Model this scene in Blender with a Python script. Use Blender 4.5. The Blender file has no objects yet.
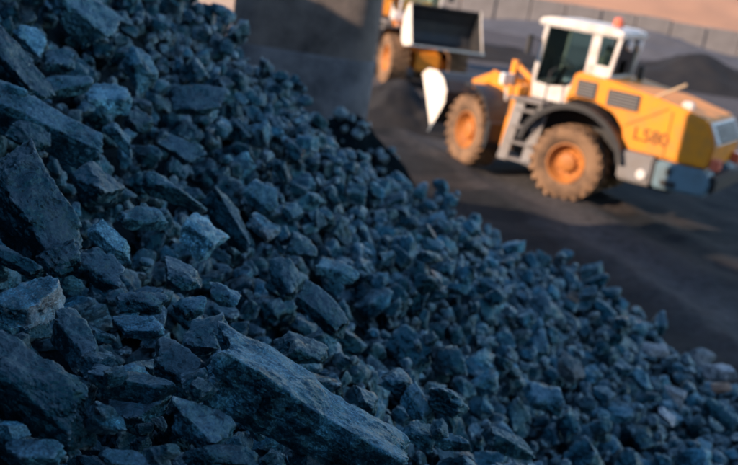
import bpy, bmesh, math, random
import numpy as np
from mathutils import Vector, Matrix, Quaternion

C = bpy.context.scene.collection
SC = bpy.context.scene
R = math.radians
random.seed(7)
rng = np.random.default_rng(11)

# ------------------------------------------------------------------ camera, world, sun, exposure
EYE = Vector((0.0, 0.0, 5.2))
PITCH, ROLL, LENS = 15.3, 9.5, 54.4
cam = bpy.data.cameras.new('camera')
camo = bpy.data.objects.new('camera', cam)
C.objects.link(camo)
cam.lens = LENS
cam.sensor_width = 36.0
cam.sensor_fit = 'HORIZONTAL'
cam.clip_start = 0.05
cam.clip_end = 3000
CAMR = (Matrix.Rotation(R(90 - PITCH), 3, 'X') @ Matrix.Rotation(R(ROLL), 3, 'Z'))
camo.matrix_world = Matrix.Translation(EYE) @ CAMR.to_4x4()
cam.dof.use_dof = True
cam.dof.focus_distance = 3.3
cam.dof.aperture_fstop = 2.55
cam.dof.aperture_blades = 7
SC.camera = camo

SUN_EL = 24.0
SUN_H = Vector((-0.87, -0.49)).normalized()          # horizontal direction towards the sun
to_sun = Vector((SUN_H.x * math.cos(R(SUN_EL)), SUN_H.y * math.cos(R(SUN_EL)), math.sin(R(SUN_EL))))
world = bpy.data.worlds.new('World')
SC.world = world
world.use_nodes = True
wn = world.node_tree
wn.nodes.clear()
sky = wn.nodes.new('ShaderNodeTexSky')
sky.sky_type = 'NISHITA'
sky.sun_disc = False
sky.sun_elevation = R(SUN_EL)
sky.sun_rotation = math.atan2(SUN_H.x, SUN_H.y)
sky.air_density = 1.0
sky.dust_density = 0.0
sky.ozone_density = 1.2
bg = wn.nodes.new('ShaderNodeBackground')
bg.inputs['Strength'].default_value = 0.15
wo = wn.nodes.new('ShaderNodeOutputWorld')
wn.links.new(sky.outputs[0], bg.inputs[0])
wn.links.new(bg.outputs[0], wo.inputs[0])

sl = bpy.data.lights.new('sun', 'SUN')
sl.energy = 4.9
sl.angle = R(0.5)
sl.color = (1.0, 0.76, 0.55)
so = bpy.data.objects.new('sun', sl)
so.rotation_euler = (-to_sun).to_track_quat('-Z', 'Y').to_euler()
so.location = (-20, -20, 30)
C.objects.link(so)
SC.view_settings.view_transform = 'Standard'
SC.view_settings.look = 'None'
SC.view_settings.gamma = 1.0
SC.view_settings.exposure = 0.85
SC.cycles.max_bounces = 6
SC.cycles.transparent_max_bounces = 8

FPX = 738 * LENS / 36.0


def ray(px, py):
    """direction of the line of sight through a pixel of the 738x465 photograph"""
    d = CAMR @ Vector(((px - 369) / FPX, (232.5 - py) / FPX, -1.0))
    return d                                          # depth 1 along the optical axis


def ground_at(px, py, z=0.0):
    d = ray(px, py)
    return EYE + d * ((z - EYE.z) / d.z)


def project(P):
    """(N,3) world -> pixel x, y, depth"""
    M = np.array(CAMR)
    q = (np.asarray(P) - np.array(EYE)) @ M
    dep = -q[:, 2]
    return 369 + FPX * q[:, 0] / dep, 232.5 - FPX * q[:, 1] / dep, dep


# ------------------------------------------------------------------ materials
def new_mat(name):
    m = bpy.data.materials.new(name)
    m.use_nodes = True
    nt = m.node_tree
    b = nt.nodes['Principled BSDF']
    return m, nt, b


def nd(nt, t, **kw):
    n = nt.nodes.new(t)
    for k, v in kw.items():
        if k in n.inputs:
            n.inputs[k].default_value = v
        else:
            setattr(n, k, v)
    return n


def ramp(nt, src, stops):
    r = nt.nodes.new('ShaderNodeValToRGB')
    el = r.color_ramp.elements
    while len(el) < len(stops):
        el.new(0.5)
    for e, (p, c) in zip(el, stops):
        e.position = p
        e.color = (*c, 1) if len(c) == 3 else c
    nt.links.new(src, r.inputs[0])
    return r


def mixc(nt, fac, a, b, mode='MIX'):
    n = nt.nodes.new('ShaderNodeMix')
    n.data_type = 'RGBA'
    n.blend_type = mode
    for s, v in ((n.inputs[0], fac), (n.inputs[6], a), (n.inputs[7], b)):
        if hasattr(v, 'links'):
            nt.links.new(v, s)
        elif isinstance(v, (int, float)):
            s.default_value = v
        else:
            s.default_value = (*v, 1)
    return n.outputs[2]


def math_n(nt, op, a, b=0.0, c=None, clamp=False):
    n = nt.nodes.new('ShaderNodeMath')
    n.operation = op
    n.use_clamp = clamp
    for i, v in enumerate((a, b, c)):
        if v is None:
            continue
        if hasattr(v, 'links'):
            nt.links.new(v, n.inputs[i])
        else:
            n.inputs[i].default_value = v
    return n.outputs[0]


def coal_mat(name, dark, light, dust, dust_amt=0.5, rough=0.5, spec=0.5, ior=1.8, edge=1.0, cleat=0.75):
    m, nt, b = new_mat(name)
    L = nt.links
    tc = nd(nt, 'ShaderNodeTexCoord')
    oi = nd(nt, 'ShaderNodeObjectInfo')
    at = nd(nt, 'ShaderNodeAttribute', attribute_name='tint')
    rnd = math_n(nt, 'FRACT', math_n(nt, 'ADD', oi.outputs['Random'], at.outputs['Fac']))
    # random shift of the texture for every lump
    sh = nd(nt, 'ShaderNodeVectorMath', operation='MULTIPLY_ADD')
    L.new(tc.outputs['Object'], sh.inputs[0])
    sh.inputs[1].default_value = (1, 1, 1)
    comb = nd(nt, 'ShaderNodeCombineXYZ')
    L.new(math_n(nt, 'MULTIPLY', rnd, 37.0), comb.inputs[0])
    L.new(math_n(nt, 'MULTIPLY', rnd, 11.0), comb.inputs[1])
    L.new(comb.outputs[0], sh.inputs[2])
    vec = sh.outputs[0]
    n1 = nd(nt, 'ShaderNodeTexNoise', Scale=9.0, Detail=5.0, Roughness=0.6)
    L.new(vec, n1.inputs['Vector'])
    n2 = nd(nt, 'ShaderNodeTexNoise', Scale=75.0, Detail=5.0, Roughness=0.75)
    L.new(vec, n2.inputs['Vector'])
    n3 = nd(nt, 'ShaderNodeTexNoise', Scale=150.0, Detail=2.0, Roughness=0.6)
    L.new(vec, n3.inputs['Vector'])
    vo = nd(nt, 'ShaderNodeTexVoronoi', Scale=55.0)
    vo.feature = 'F1'
    L.new(vec, vo.inputs['Vector'])
    # bedding layers: stretched noise
    mp = nd(nt, 'ShaderNodeMapping')
    mp.inputs['Scale'].default_value = (6, 6, 75)
    L.new(vec, mp.inputs[0])
    nb = nd(nt, 'ShaderNodeTexNoise', Scale=1.0, Detail=3.0, Roughness=0.55)
    L.new(mp.outputs[0], nb.inputs['Vector'])
    base = mixc(nt, ramp(nt, n1.outputs[0], [(0.40, (0, 0, 0)), (0.60, (1, 1, 1))]).outputs[0], dark, light)
    grain = ramp(nt, n2.outputs[0], [(0.34, (0.5, 0.5, 0.5)), (0.52, (0.95, 0.95, 0.95)), (0.68, (1.7, 1.7, 1.7))])
    base = mixc(nt, 1.0, base, grain.outputs[0], 'MULTIPLY')
    grit = ramp(nt, n3.outputs[0], [(0.36, (0.5, 0.5, 0.5)), (0.54, (0.95, 0.95, 0.95)), (0.66, (1.7, 1.7, 1.7))])
    # smooth cleat faces carry less grain than broken ones
    sp0 = nd(nt, 'ShaderNodeSeparateXYZ')
    L.new(tc.outputs['Normal'], sp0.inputs[0])
    smooth_f = math_n(nt, 'MULTIPLY', math_n(nt, 'SUBTRACT', math_n(nt, 'ABSOLUTE', sp0.outputs[2]), 0.60), 6.0, clamp=True)
    smooth_f = math_n(nt, 'MULTIPLY', smooth_f, math_n(nt, 'FRACT', math_n(nt, 'MULTIPLY', rnd, 7.31)))
    base = mixc(nt, math_n(nt, 'SUBTRACT', 1.0, smooth_f), base, mixc(nt, 1.0, base, grit.outputs[0], 'MULTIPLY'))
    # sparse pale specks: mineral dust, brightened to paint glints into the colour
    ns = nd(nt, 'ShaderNodeTexNoise', Scale=120.0, Detail=3.0, Roughness=0.6)
    L.new(vec, ns.inputs['Vector'])
    spk = ramp(nt, ns.outputs[0], [(0.70, (0, 0, 0)), (0.76, (0.9, 0.9, 0.9))])
    base = mixc(nt, spk.outputs[0], base, (0.16, 0.20, 0.23))
    lum = nd(nt, 'ShaderNodeMapRange')
    L.new(math_n(nt, 'POWER', rnd, 2.0), lum.inputs[0])
    lum.inputs[3].default_value = 0.22
    lum.inputs[4].default_value = 4.0
    g = nd(nt, 'ShaderNodeCombineColor')
    for i in range(3):
        L.new(lum.outputs[0], g.inputs[i])
    base = mixc(nt, 1.0, base, g.outputs[0], 'MULTIPLY')
    # grey dust lying in patches on the broad bedding faces (object space)
    sep = nd(nt, 'ShaderNodeSeparateXYZ')
    L.new(tc.outputs['Normal'], sep.inputs[0])
    face = math_n(nt, 'SMOOTH_MIN', 1.0, math_n(nt, 'MULTIPLY', math_n(nt, 'SUBTRACT', math_n(nt, 'ABSOLUTE', sep.outputs[2]), 0.62), 5.0, clamp=True), 0.1)
    dn = ramp(nt, n1.outputs[0], [(0.38, (0, 0, 0)), (0.6, (1, 1, 1))])
    dm = math_n(nt, 'MULTIPLY', math_n(nt, 'MULTIPLY', face, dn.outputs[0]), dust_amt)
    dm = math_n(nt, 'MULTIPLY', dm, n2.outputs[0], clamp=True)
    base = mixc(nt, dm, base, dust)
    # paler edges: chipping, with glints painted into the colour along convex ridges
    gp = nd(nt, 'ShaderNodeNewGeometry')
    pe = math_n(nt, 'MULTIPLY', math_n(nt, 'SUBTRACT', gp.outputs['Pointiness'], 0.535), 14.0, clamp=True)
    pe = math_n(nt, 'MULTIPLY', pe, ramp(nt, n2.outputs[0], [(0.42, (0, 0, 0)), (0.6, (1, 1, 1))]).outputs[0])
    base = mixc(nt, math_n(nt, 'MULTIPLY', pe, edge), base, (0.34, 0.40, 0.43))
    L.new(base, b.inputs['Base Color'])
    rr = ramp(nt, n1.outputs[0], [(0.34, (rough - 0.02,) * 3), (0.62, (rough + 0.26,) * 3)])
    rr2 = math_n(nt, 'MULTIPLY_ADD', n2.outputs[0], 0.20, -0.08)
    rr3 = math_n(nt, 'SUBTRACT', math_n(nt, 'ADD', rr.outputs[0], rr2), math_n(nt, 'MULTIPLY', smooth_f, 0.14))
    ra = math_n(nt, 'ADD', rr3, math_n(nt, 'MULTIPLY', dm, 0.4), clamp=True)
    L.new(ra, b.inputs['Roughness'])
    b.inputs['Specular IOR Level'].default_value = spec
    b.inputs['IOR'].default_value = ior
    b.inputs['Specular Tint'].default_value = (0.16, 0.74, 1.0, 1)
    h = math_n(nt, 'MULTIPLY', n2.outputs[0], 0.55)
    h = math_n(nt, 'MULTIPLY_ADD', n3.outputs[0], 0.22, h)
    h = math_n(nt, 'MULTIPLY_ADD', nb.outputs[0], 0.3, h)
    h = math_n(nt, 'MULTIPLY_ADD', n1.outputs[0], 0.8, h)
    h = math_n(nt, 'MULTIPLY_ADD', vo.outputs['Distance'], 0.35, h)
    bp = nd(nt, 'ShaderNodeBump', Strength=0.8, Distance=0.012)
    L.new(h, bp.inputs['Height'])
    # small cleat planes, each tilted its own way, so the broken surface catches the sky in glints
    gn = nd(nt, 'ShaderNodeNewGeometry')
    acc = gn.outputs['Normal']
    for sc_, k_ in ((26.0, cleat), (70.0, cleat * 0.8)):
        v_ = nd(nt, 'ShaderNodeTexVoronoi', Scale=sc_)
        v_.feature = 'F1'
        L.new(vec, v_.inputs['Vector'])
        ma = nd(nt, 'ShaderNodeVectorMath', operation='MULTIPLY_ADD')
        L.new(v_.outputs['Color'], ma.inputs[0])
        ma.inputs[1].default_value = (k_, k_, k_)
        ma.inputs[2].default_value = (-k_ / 2, -k_ / 2, -k_ / 2)
        ad = nd(nt, 'ShaderNodeVectorMath', operation='ADD')
        L.new(acc, ad.inputs[0])
        L.new(ma.outputs[0], ad.inputs[1])
        acc = ad.outputs[0]
    nz = nd(nt, 'ShaderNodeVectorMath', operation='NORMALIZE')
    L.new(acc, nz.inputs[0])
    L.new(nz.outputs[0], bp.inputs['Normal'])
    L.new(bp.outputs[0], b.inputs['Normal'])
    return m


def plain_mat(name, col, rough=0.5, metal=0.0, dirt=None, dirt_amt=0.5, scale=2.5, bump=0.15, spec=0.5):
    m, nt, b = new_mat(name)
    L = nt.links
    tc = nd(nt, 'ShaderNodeTexCoord')
    n1 = nd(nt, 'ShaderNodeTexNoise', Scale=scale, Detail=6.0, Roughness=0.65)
    L.new(tc.outputs['Object'], n1.inputs['Vector'])
    n2 = nd(nt, 'ShaderNodeTexNoise', Scale=scale * 14, Detail=3.0)
    L.new(tc.outputs['Object'], n2.inputs['Vector'])
    r = ramp(nt, n1.outputs[0], [(0.42, (0, 0, 0)), (0.72, (dirt_amt,) * 3)])
    base = mixc(nt, r.outputs[0], col, dirt if dirt else tuple(c * 0.6 for c in col))
    L.new(base, b.inputs['Base Color'])
    rr = math_n(nt, 'MULTIPLY_ADD', n1.outputs[0], 0.3, rough - 0.15, clamp=True)
    L.new(rr, b.inputs['Roughness'])
    b.inputs['Metallic'].default_value = metal
    b.inputs['Specular IOR Level'].default_value = spec
    bp = nd(nt, 'ShaderNodeBump', Strength=bump, Distance=0.02)
    L.new(n2.outputs[0], bp.inputs['Height'])
    L.new(bp.outputs[0], b.inputs['Normal'])
    return m


M = {}
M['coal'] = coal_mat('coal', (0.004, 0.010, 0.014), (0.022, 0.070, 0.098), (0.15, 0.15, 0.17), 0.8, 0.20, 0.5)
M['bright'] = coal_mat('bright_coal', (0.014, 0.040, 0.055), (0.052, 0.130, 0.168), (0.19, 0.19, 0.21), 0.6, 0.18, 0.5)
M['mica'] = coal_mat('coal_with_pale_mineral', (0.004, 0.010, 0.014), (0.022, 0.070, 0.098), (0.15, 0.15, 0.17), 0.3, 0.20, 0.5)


def add_crust(m):
    nt = m.node_tree
    b = nt.nodes['Principled BSDF']
    src = b.inputs['Base Color'].links[0].from_socket
    tc = nd(nt, 'ShaderNodeTexCoord')
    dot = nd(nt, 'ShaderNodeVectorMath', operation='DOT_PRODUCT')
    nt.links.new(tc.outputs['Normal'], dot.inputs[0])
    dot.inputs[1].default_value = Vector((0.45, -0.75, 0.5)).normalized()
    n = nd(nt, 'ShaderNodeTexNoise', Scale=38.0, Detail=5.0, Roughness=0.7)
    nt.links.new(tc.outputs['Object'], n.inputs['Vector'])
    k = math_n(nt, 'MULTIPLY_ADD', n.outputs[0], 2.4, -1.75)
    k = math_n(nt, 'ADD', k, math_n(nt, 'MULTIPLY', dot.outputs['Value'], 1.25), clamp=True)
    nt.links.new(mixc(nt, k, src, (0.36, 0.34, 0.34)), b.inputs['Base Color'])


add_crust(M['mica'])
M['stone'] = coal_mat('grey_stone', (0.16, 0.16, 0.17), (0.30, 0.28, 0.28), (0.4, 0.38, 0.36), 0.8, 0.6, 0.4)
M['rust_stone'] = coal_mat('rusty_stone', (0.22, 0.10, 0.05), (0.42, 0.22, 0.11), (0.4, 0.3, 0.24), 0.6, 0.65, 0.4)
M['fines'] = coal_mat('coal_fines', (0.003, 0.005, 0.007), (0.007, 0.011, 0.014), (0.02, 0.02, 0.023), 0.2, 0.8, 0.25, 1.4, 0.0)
M['blackfines'] = plain_mat('black_coal_dust', (0.014, 0.014, 0.017), 0.9, dirt=(0.03, 0.027, 0.027), dirt_amt=0.8, scale=0.8, bump=0.8, spec=0.3)
M['yellow'] = plain_mat('yellow_paint', (0.80, 0.27, 0.006), 0.52, dirt=(0.34, 0.17, 0.06), dirt_amt=0.75, scale=1.7)
M['white'] = plain_mat('white_paint', (0.66, 0.62, 0.60), 0.45, dirt=(0.36, 0.29, 0.24), dirt_amt=0.8)
M['cream'] = plain_mat('worn_pale_steel', (0.80, 0.74, 0.68), 0.45, dirt=(0.55, 0.42, 0.32), dirt_amt=0.5)
M['black'] = plain_mat('black_plastic', (0.02, 0.02, 0.024), 0.5, dirt=(0.05, 0.045, 0.04), dirt_amt=0.5)
M['steel'] = plain_mat('coal_black_steel', (0.02, 0.021, 0.024), 0.5, dirt=(0.07, 0.055, 0.045), dirt_amt=0.5)
M['edge'] = plain_mat('bright_worn_steel', (0.50, 0.55, 0.62), 0.3, metal=0.7)
M['grey'] = plain_mat('grey_paint', (0.19, 0.18, 0.185), 0.6, dirt=(0.16, 0.12, 0.09), dirt_amt=0.6)
M['bluegrey'] = plain_mat('blue_grey_paint', (0.13, 0.22, 0.28), 0.5, dirt=(0.08, 0.08, 0.08), dirt_amt=0.6)
M['tyre'] = plain_mat('dusty_rubber', (0.23, 0.135, 0.08), 0.9, dirt=(0.05, 0.035, 0.028), dirt_amt=0.9, spec=0.2)
M['rim'] = plain_mat('rusty_yellow_rim', (0.46, 0.16, 0.028), 0.6, dirt=(0.16, 0.06, 0.025), dirt_amt=0.7)
M['lamp'] = plain_mat('lamp_glass', (0.75, 0.76, 0.78), 0.2)
M['beacon'] = plain_mat('orange_red_plastic', (0.70, 0.16, 0.09), 0.3)
M['plank'] = plain_mat('tan_rail', (0.45, 0.32, 0.2), 0.6)
M['seat'] = plain_mat('seat_cloth', (0.10, 0.10, 0.09), 0.8)
M['letter'] = plain_mat('dark_red_lettering', (0.06, 0.02, 0.012), 0.5)
M['concrete'] = plain_mat('dark_concrete', (0.165, 0.135, 0.122), 0.85, dirt=(0.035, 0.029, 0.028), dirt_amt=1.0, scale=1.3, bump=0.5)
M['plinth'] = plain_mat('stained_concrete', (0.16, 0.155, 0.165), 0.9, dirt=(0.035, 0.038, 0.045), dirt_amt=1.0, scale=1.6, bump=0.8)
M['palewall'] = plain_mat('pale_concrete', (0.62, 0.46, 0.38), 0.8, dirt=(0.4, 0.3, 0.25), dirt_amt=0.6, scale=0.6, bump=0.4)
M['block'] = plain_mat('block_concrete', (0.21, 0.185, 0.18), 0.85, dirt=(0.11, 0.095, 0.09), dirt_amt=0.8, scale=0.5, bump=0.4)
M['sand'] = plain_mat('sandy_earth', (0.40, 0.215, 0.135), 0.9, dirt=(0.27, 0.15, 0.10), dirt_amt=0.8, scale=0.12, bump=0.5)
M['greyheap'] = plain_mat('grey_coal_dust', (0.085, 0.085, 0.10), 0.9, dirt=(0.05, 0.05, 0.06), dirt_amt=0.8, scale=0.5, bump=0.6)


def glass_mat():
    m, nt, b = new_mat('cab_glass')
    nt.nodes.remove(b)
    out = nt.nodes['Material Output']
    t = nd(nt, 'ShaderNodeBsdfTransparent')
    t.inputs[0].default_value = (0.80, 0.90, 0.87, 1)
    g = nd(nt, 'ShaderNodeBsdfGlossy', Roughness=0.03)
    fr = nd(nt, 'ShaderNodeFresnel', IOR=1.5)
    mx = nd(nt, 'ShaderNodeMixShader')
    nt.links.new(fr.outputs[0], mx.inputs[0])
    nt.links.new(t.outputs[0], mx.inputs[1])
    nt.links.new(g.outputs[0], mx.inputs[2])
    nt.links.new(mx.outputs[0], out.inputs[0])
    return m


M['glass'] = glass_mat()


def yard_mat():
    m, nt, b = new_mat('yard_ground')
    L = nt.links
    geo = nd(nt, 'ShaderNodeNewGeometry')
    n1 = nd(nt, 'ShaderNodeTexNoise', Scale=0.35, Detail=6.0, Roughness=0.6)
    mp = nd(nt, 'ShaderNodeMapping')                   # streaks along the haul road
    mp.inputs['Rotation'].default_value = (0, 0, R(69))
    mp.inputs['Scale'].default_value = (0.45, 2.2, 1)
    L.new(geo.outputs['Position'], mp.inputs[0])
    L.new(mp.outputs[0], n1.inputs['Vector'])
    n2 = nd(nt, 'ShaderNodeTexNoise', Scale=5.0, Detail=8.0, Roughness=0.78)
    L.new(geo.outputs['Position'], n2.inputs['Vector'])
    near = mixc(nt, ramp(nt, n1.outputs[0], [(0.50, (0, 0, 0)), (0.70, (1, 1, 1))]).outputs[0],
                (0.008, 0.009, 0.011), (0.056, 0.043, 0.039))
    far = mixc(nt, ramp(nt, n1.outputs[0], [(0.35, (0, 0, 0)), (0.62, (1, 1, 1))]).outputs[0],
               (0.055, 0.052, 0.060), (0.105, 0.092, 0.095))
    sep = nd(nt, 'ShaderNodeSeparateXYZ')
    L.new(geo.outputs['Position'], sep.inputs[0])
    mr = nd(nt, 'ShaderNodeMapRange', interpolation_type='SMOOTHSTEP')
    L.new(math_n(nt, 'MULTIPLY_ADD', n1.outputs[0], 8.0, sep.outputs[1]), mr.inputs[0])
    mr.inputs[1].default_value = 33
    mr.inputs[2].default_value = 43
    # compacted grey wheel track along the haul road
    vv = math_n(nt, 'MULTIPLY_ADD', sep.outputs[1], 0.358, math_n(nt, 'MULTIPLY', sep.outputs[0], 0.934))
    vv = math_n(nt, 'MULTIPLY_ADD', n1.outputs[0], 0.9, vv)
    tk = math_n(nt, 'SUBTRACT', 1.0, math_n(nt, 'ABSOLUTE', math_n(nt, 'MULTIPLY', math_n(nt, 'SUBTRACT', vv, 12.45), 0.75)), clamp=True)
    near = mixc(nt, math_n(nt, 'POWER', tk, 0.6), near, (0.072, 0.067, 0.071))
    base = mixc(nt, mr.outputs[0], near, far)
    gr = ramp(nt, n2.outputs[0], [(0.32, (0.35, 0.35, 0.35)), (0.68, (1.7, 1.7, 1.7))])
    L.new(mixc(nt, 1.0, base, gr.outputs[0], 'MULTIPLY'), b.inputs['Base Color'])
    b.inputs['Roughness'].default_value = 0.8
    b.inputs['Specular IOR Level'].default_value = 0.3
    bp = nd(nt, 'ShaderNodeBump', Strength=1.0, Distance=0.12)
    L.new(n2.outputs[0], bp.inputs['Height'])
    L.new(bp.outputs[0], b.inputs['Normal'])
    return m


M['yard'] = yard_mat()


# ------------------------------------------------------------------ generic helpers
def tag(o, label=None, cat=None, group=None, kind=None):
    for k, v in (('label', label), ('category', cat), ('group', group), ('kind', kind)):
        if v:
            o[k] = v
    return o


def np_mesh(name, V, F, mat, smooth=False):
    me = bpy.data.meshes.new(name)
    V = np.asarray(V, dtype=np.float32)
    F = np.asarray(F, dtype=np.int32)
    me.vertices.add(len(V))
    me.vertices.foreach_set('co', V.ravel())
    n = F.shape[1]
    me.loops.add(F.size)
    me.loops.foreach_set('vertex_index', F.ravel())
    me.polygons.add(len(F))
    me.polygons.foreach_set('loop_start', np.arange(0, F.size, n, dtype=np.int32))
    me.update(calc_edges=True)
    me.polygons.foreach_set('use_smooth', np.full(len(F), bool(smooth)))
    me.materials.append(mat)
    return me


def link_mesh(name, me, parent=None):
    o = bpy.data.objects.new(name, me)
    C.objects.link(o)
    if parent:
        o.parent = parent
    return o


def hash3(i, j, k, s):
    h = (i.astype(np.int64) * 374761393 + j.astype(np.int64) * 668265263 + k.astype(np.int64) * 2147483647 + s * 974634777) & 0xffffffff
    h = ((h ^ (h >> 13)) * 1274126177) & 0xffffffff
    h = ((h ^ (h >> 16)) * 2246822519) & 0xffffffff
    return ((h ^ (h >> 15)) & 0xffff) / 65535.0 * 2 - 1


def vnoise(P, s=0):
    i = np.floor(P).astype(np.int64)
    f = P - i
    f = f * f * f * (f * (f * 6 - 15) + 10)
    o = 0
    for a in (0, 1):
        for b in (0, 1):
            for c in (0, 1):
                w = (f[:, 0] if a else 1 - f[:, 0]) * (f[:, 1] if b else 1 - f[:, 1]) * (f[:, 2] if c else 1 - f[:, 2])
                o = o + w * hash3(i[:, 0] + a, i[:, 1] + b, i[:, 2] + c, s)
    return o


def fbm(P, octv=4, s=0, gain=0.5):
    a, o = 1.0, 0
    P = P.copy()
    for k in range(octv):
        o = o + a * vnoise(P, s + k * 17)
        P = P * 2.03 + 3.7
        a *= gain
    return o


# ------------------------------------------------------------------ the coal heap's surface (thin plate through points of the heap)
ctrl = []
for px, py, Z in ((0, 465, 2.6), (0, 300, 3.3), (0, 150, 4.2), (0, 0, 5.4), (110, 100, 5.6), (205, 0, 9.6), (250, 38, 10.2), (290, 70, 10.6), (345, 108, 11.0),
                  (385, 140, 11.3), (430, 165, 11.8), (300, 400, 3.3), (200, 235, 4.9), (369, 232, 6.5), (300, 300, 4.6), (450, 400, 4.9),
                  (480, 195, 11.8), (560, 240, 12.0), (640, 288, 11.6), (738, 345, 11.0), (600, 350, 8.4), (600, 465, 6.2), (738, 465, 7.6), (160, 465, 2.75),
                  (380, 465, 3.5)):
    p = EYE + ray(px, py) * Z
    ctrl.append((p.x, p.y, p.z - 0.03 - 0.013 * Z - (0.16 if Z > 9 and 270 < px < 450 else (0.06 if px > 450 and Z > 9 else 0)) + (0.10 if px == 205 else 0)))
for x, y, z in ((-5, 3, 7.2), (-8, 5, 9.4), (-8, 10.2, 8.6), (-4.5, 10.2, 6.2), (-8, 0, 9.8), (-8, -5, 9.6), (-4.5, -3, 7.2), (-11, 2, 10), (-11, 9, 9.4), (0, -1, 3.6),
                (0, -5, 3.0), (3, 1.5, 2.6), (4, -4, 2.0), (5.5, 7, 1.7), (6, 1, 1.4), (-2.6, 1.5, 4.9), (5.2, 10.2, 1.6)):
    ctrl.append((x, y, z))
ctrl = np.array(ctrl)


def tps_fit(P, lam=0.02):
    n = len(P)
    d = np.linalg.norm(P[:, None, :2] - P[None, :, :2], axis=2)
    K = np.where(d > 0, d * d * np.log(d + 1e-9), 0) + lam * np.eye(n)
    A = np.zeros((n + 3, n + 3))
    A[:n, :n] = K
    A[:n, n] = 1
    A[:n, n + 1:] = P[:, :2]
    A[n:, :n] = A[:n, n:].T
    return np.linalg.solve(A, np.concatenate([P[:, 2], np.zeros(3)]))


TW = tps_fit(ctrl)


def tps(X, Y):
    sh = X.shape
    X, Y = X.ravel(), Y.ravel()
    o = TW[-3] + TW[-2] * X + TW[-1] * Y
    for (cx, cy, _), w in zip(ctrl, TW[:-3]):
        d2 = (X - cx) ** 2 + (Y - cy) ** 2
        o = o + w * 0.5 * d2 * np.log(d2 + 1e-12)
    return o.reshape(sh)


# plan outline of the top of the heap (beyond it the heap falls away at the angle of repose)
OUT = np.array([(-13, 12.6), (-6, 12.2), (-1.75, 9.75), (-1.0, 10.6), (0.0, 11.15), (0.55, 11.5), (1.1, 11.5), (2.05, 11.6), (2.9, 11.1), (3.8, 10.4), (5.4, 9.0), (6.2, 6.5), (6.6, -3), (6.6, -13), (-13, -13)])  # out-of-view far-left end pushed outward to shade the pillar
SLOPE = np.array([0.7, 0.7, 0.7, 0.7, 0.6, 0.5, 0.45, 0.4, 0.38, 0.36, 0.35, 0.35, 0.5, 0.7, 0.7])


def outside(X, Y):
    """nearest point inside the outline, distance, and the slope of that side"""
    sh = X.shape
    P = np.stack([X.ravel(), Y.ravel()], 1)
    n = len(OUT)
    inside = np.zeros(len(P), bool)
    best = np.full(len(P), 1e9)
    near = P.copy()
    slope = np.zeros(len(P))
    for k in range(n):
        a, b = OUT[k], OUT[(k + 1) % n]
        ab = b - a
        t = np.clip(((P - a) @ ab) / (ab @ ab), 0, 1)
        q = a + t[:, None] * ab
        d = np.linalg.norm(P - q, axis=1)
        s = SLOPE[k] + (SLOPE[(k + 1) % n] - SLOPE[k]) * t
        m = d < best
        best[m] = d[m]
        near[m] = q[m]
        slope[m] = s[m]
        c = ((a[1] > P[:, 1]) != (b[1] > P[:, 1])) & (P[:, 0] < (b[0] - a[0]) * (P[:, 1] - a[1]) / (b[1] - a[1] + 1e-12) + a[0])
        inside ^= c
    best[inside] = 0
    near[inside] = P[inside]
    return near[:, 0].reshape(sh), near[:, 1].reshape(sh), best.reshape(sh), slope.reshape(sh)


def heap_z(X, Y):
    nx, ny, d, s = outside(X, Y)
    z = tps(nx, ny) - s * d
    # unseen rise of the heap behind and left, added to block sky light
    back = np.clip(-0.7 - ny - 0.15 * np.clip(nx, 0, 9), 0, 13) * 0.95
    left = np.clip(-6.0 - nx, 0, 5) * 0.55 * np.clip((9.5 - ny) / 3, 0, 1)
    cap = 9.0 + np.clip(4.0 - ny, 0, 20) - s * d
    return np.minimum(z + left, cap) + back


def yard_z(X, Y):
    P = np.stack([X.ravel(), Y.ravel(), np.zeros(X.size)], 1)
    near = np.clip((45 - Y.ravel()) / 12, 0, 1)
    z = fbm(P * 0.25, 4, 5) * 0.05 + fbm(P * 1.3, 3, 9) * 0.05 * near
    # wheel ruts and windrows pushed up along the haul road
    ang = R(-69)
    v = -P[:, 0] * math.sin(ang) + P[:, 1] * math.cos(ang)
    u = P[:, 0] * math.cos(ang) + P[:, 1] * math.sin(ang)
    w = v + fbm(np.stack([u * 0.15, v * 0.1, u * 0], 1), 2, 31) * 0.35
    for c, h, wd in ((10.9, 0.34, 0.35), (12.0, -0.10, 0.35), (12.9, 0.08, 0.3), (14.0, 0.20, 0.35), (14.9, -0.14, 0.35), (16.6, 0.18, 0.5), (18.3, -0.1, 0.35), (19.9, 0.15, 0.4), (23, 0.2, 0.7), (8.6, 0.12, 0.5)):
        z = z + 0.5 * h * np.exp(-((w - c) / wd) ** 2) * (0.75 + 0.5 * vnoise(np.stack([u * 0.5, v * 0.5, u * 0], 1), 3))
    return z.reshape(X.shape) - 0.05


# grid sheets
def sheet(name, xs, ys, zf, mat, kind):
    X, Y = np.meshgrid(xs, ys)
    Z = zf(X, Y)
    V = np.stack([X.ravel(), Y.ravel(), Z.ravel()], 1)
    nx, ny = len(xs), len(ys)
    i = (np.arange(ny - 1)[:, None] * nx + np.arange(nx - 1)[None, :]).ravel()
    F = np.stack([i, i + 1, i + 1 + nx, i + nx], 1)
    o = link_mesh(name, np_mesh(name, V, F, mat, True))
    tag(o, kind=kind)
    return o


xs = np.concatenate([np.linspace(-600, -30, 14)[:-1], np.arange(-30, 45, 0.25), np.linspace(45, 600, 14)])
ys = np.concatenate([np.linspace(-400, 4, 10)[:-1], np.arange(4, 50, 0.25), np.linspace(50, 110, 40)[1:-1], np.linspace(110, 1200, 12)])
sheet('ground', xs, ys, yard_z, M['yard'], 'structure')


def base_z(X, Y):
    P = np.stack([X.ravel(), Y.ravel(), np.zeros(X.size)], 1)
    return heap_z(X, Y) - 0.36 + 0.05 * fbm(P * 3.0, 3, 77).reshape(X.shape)


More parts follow.
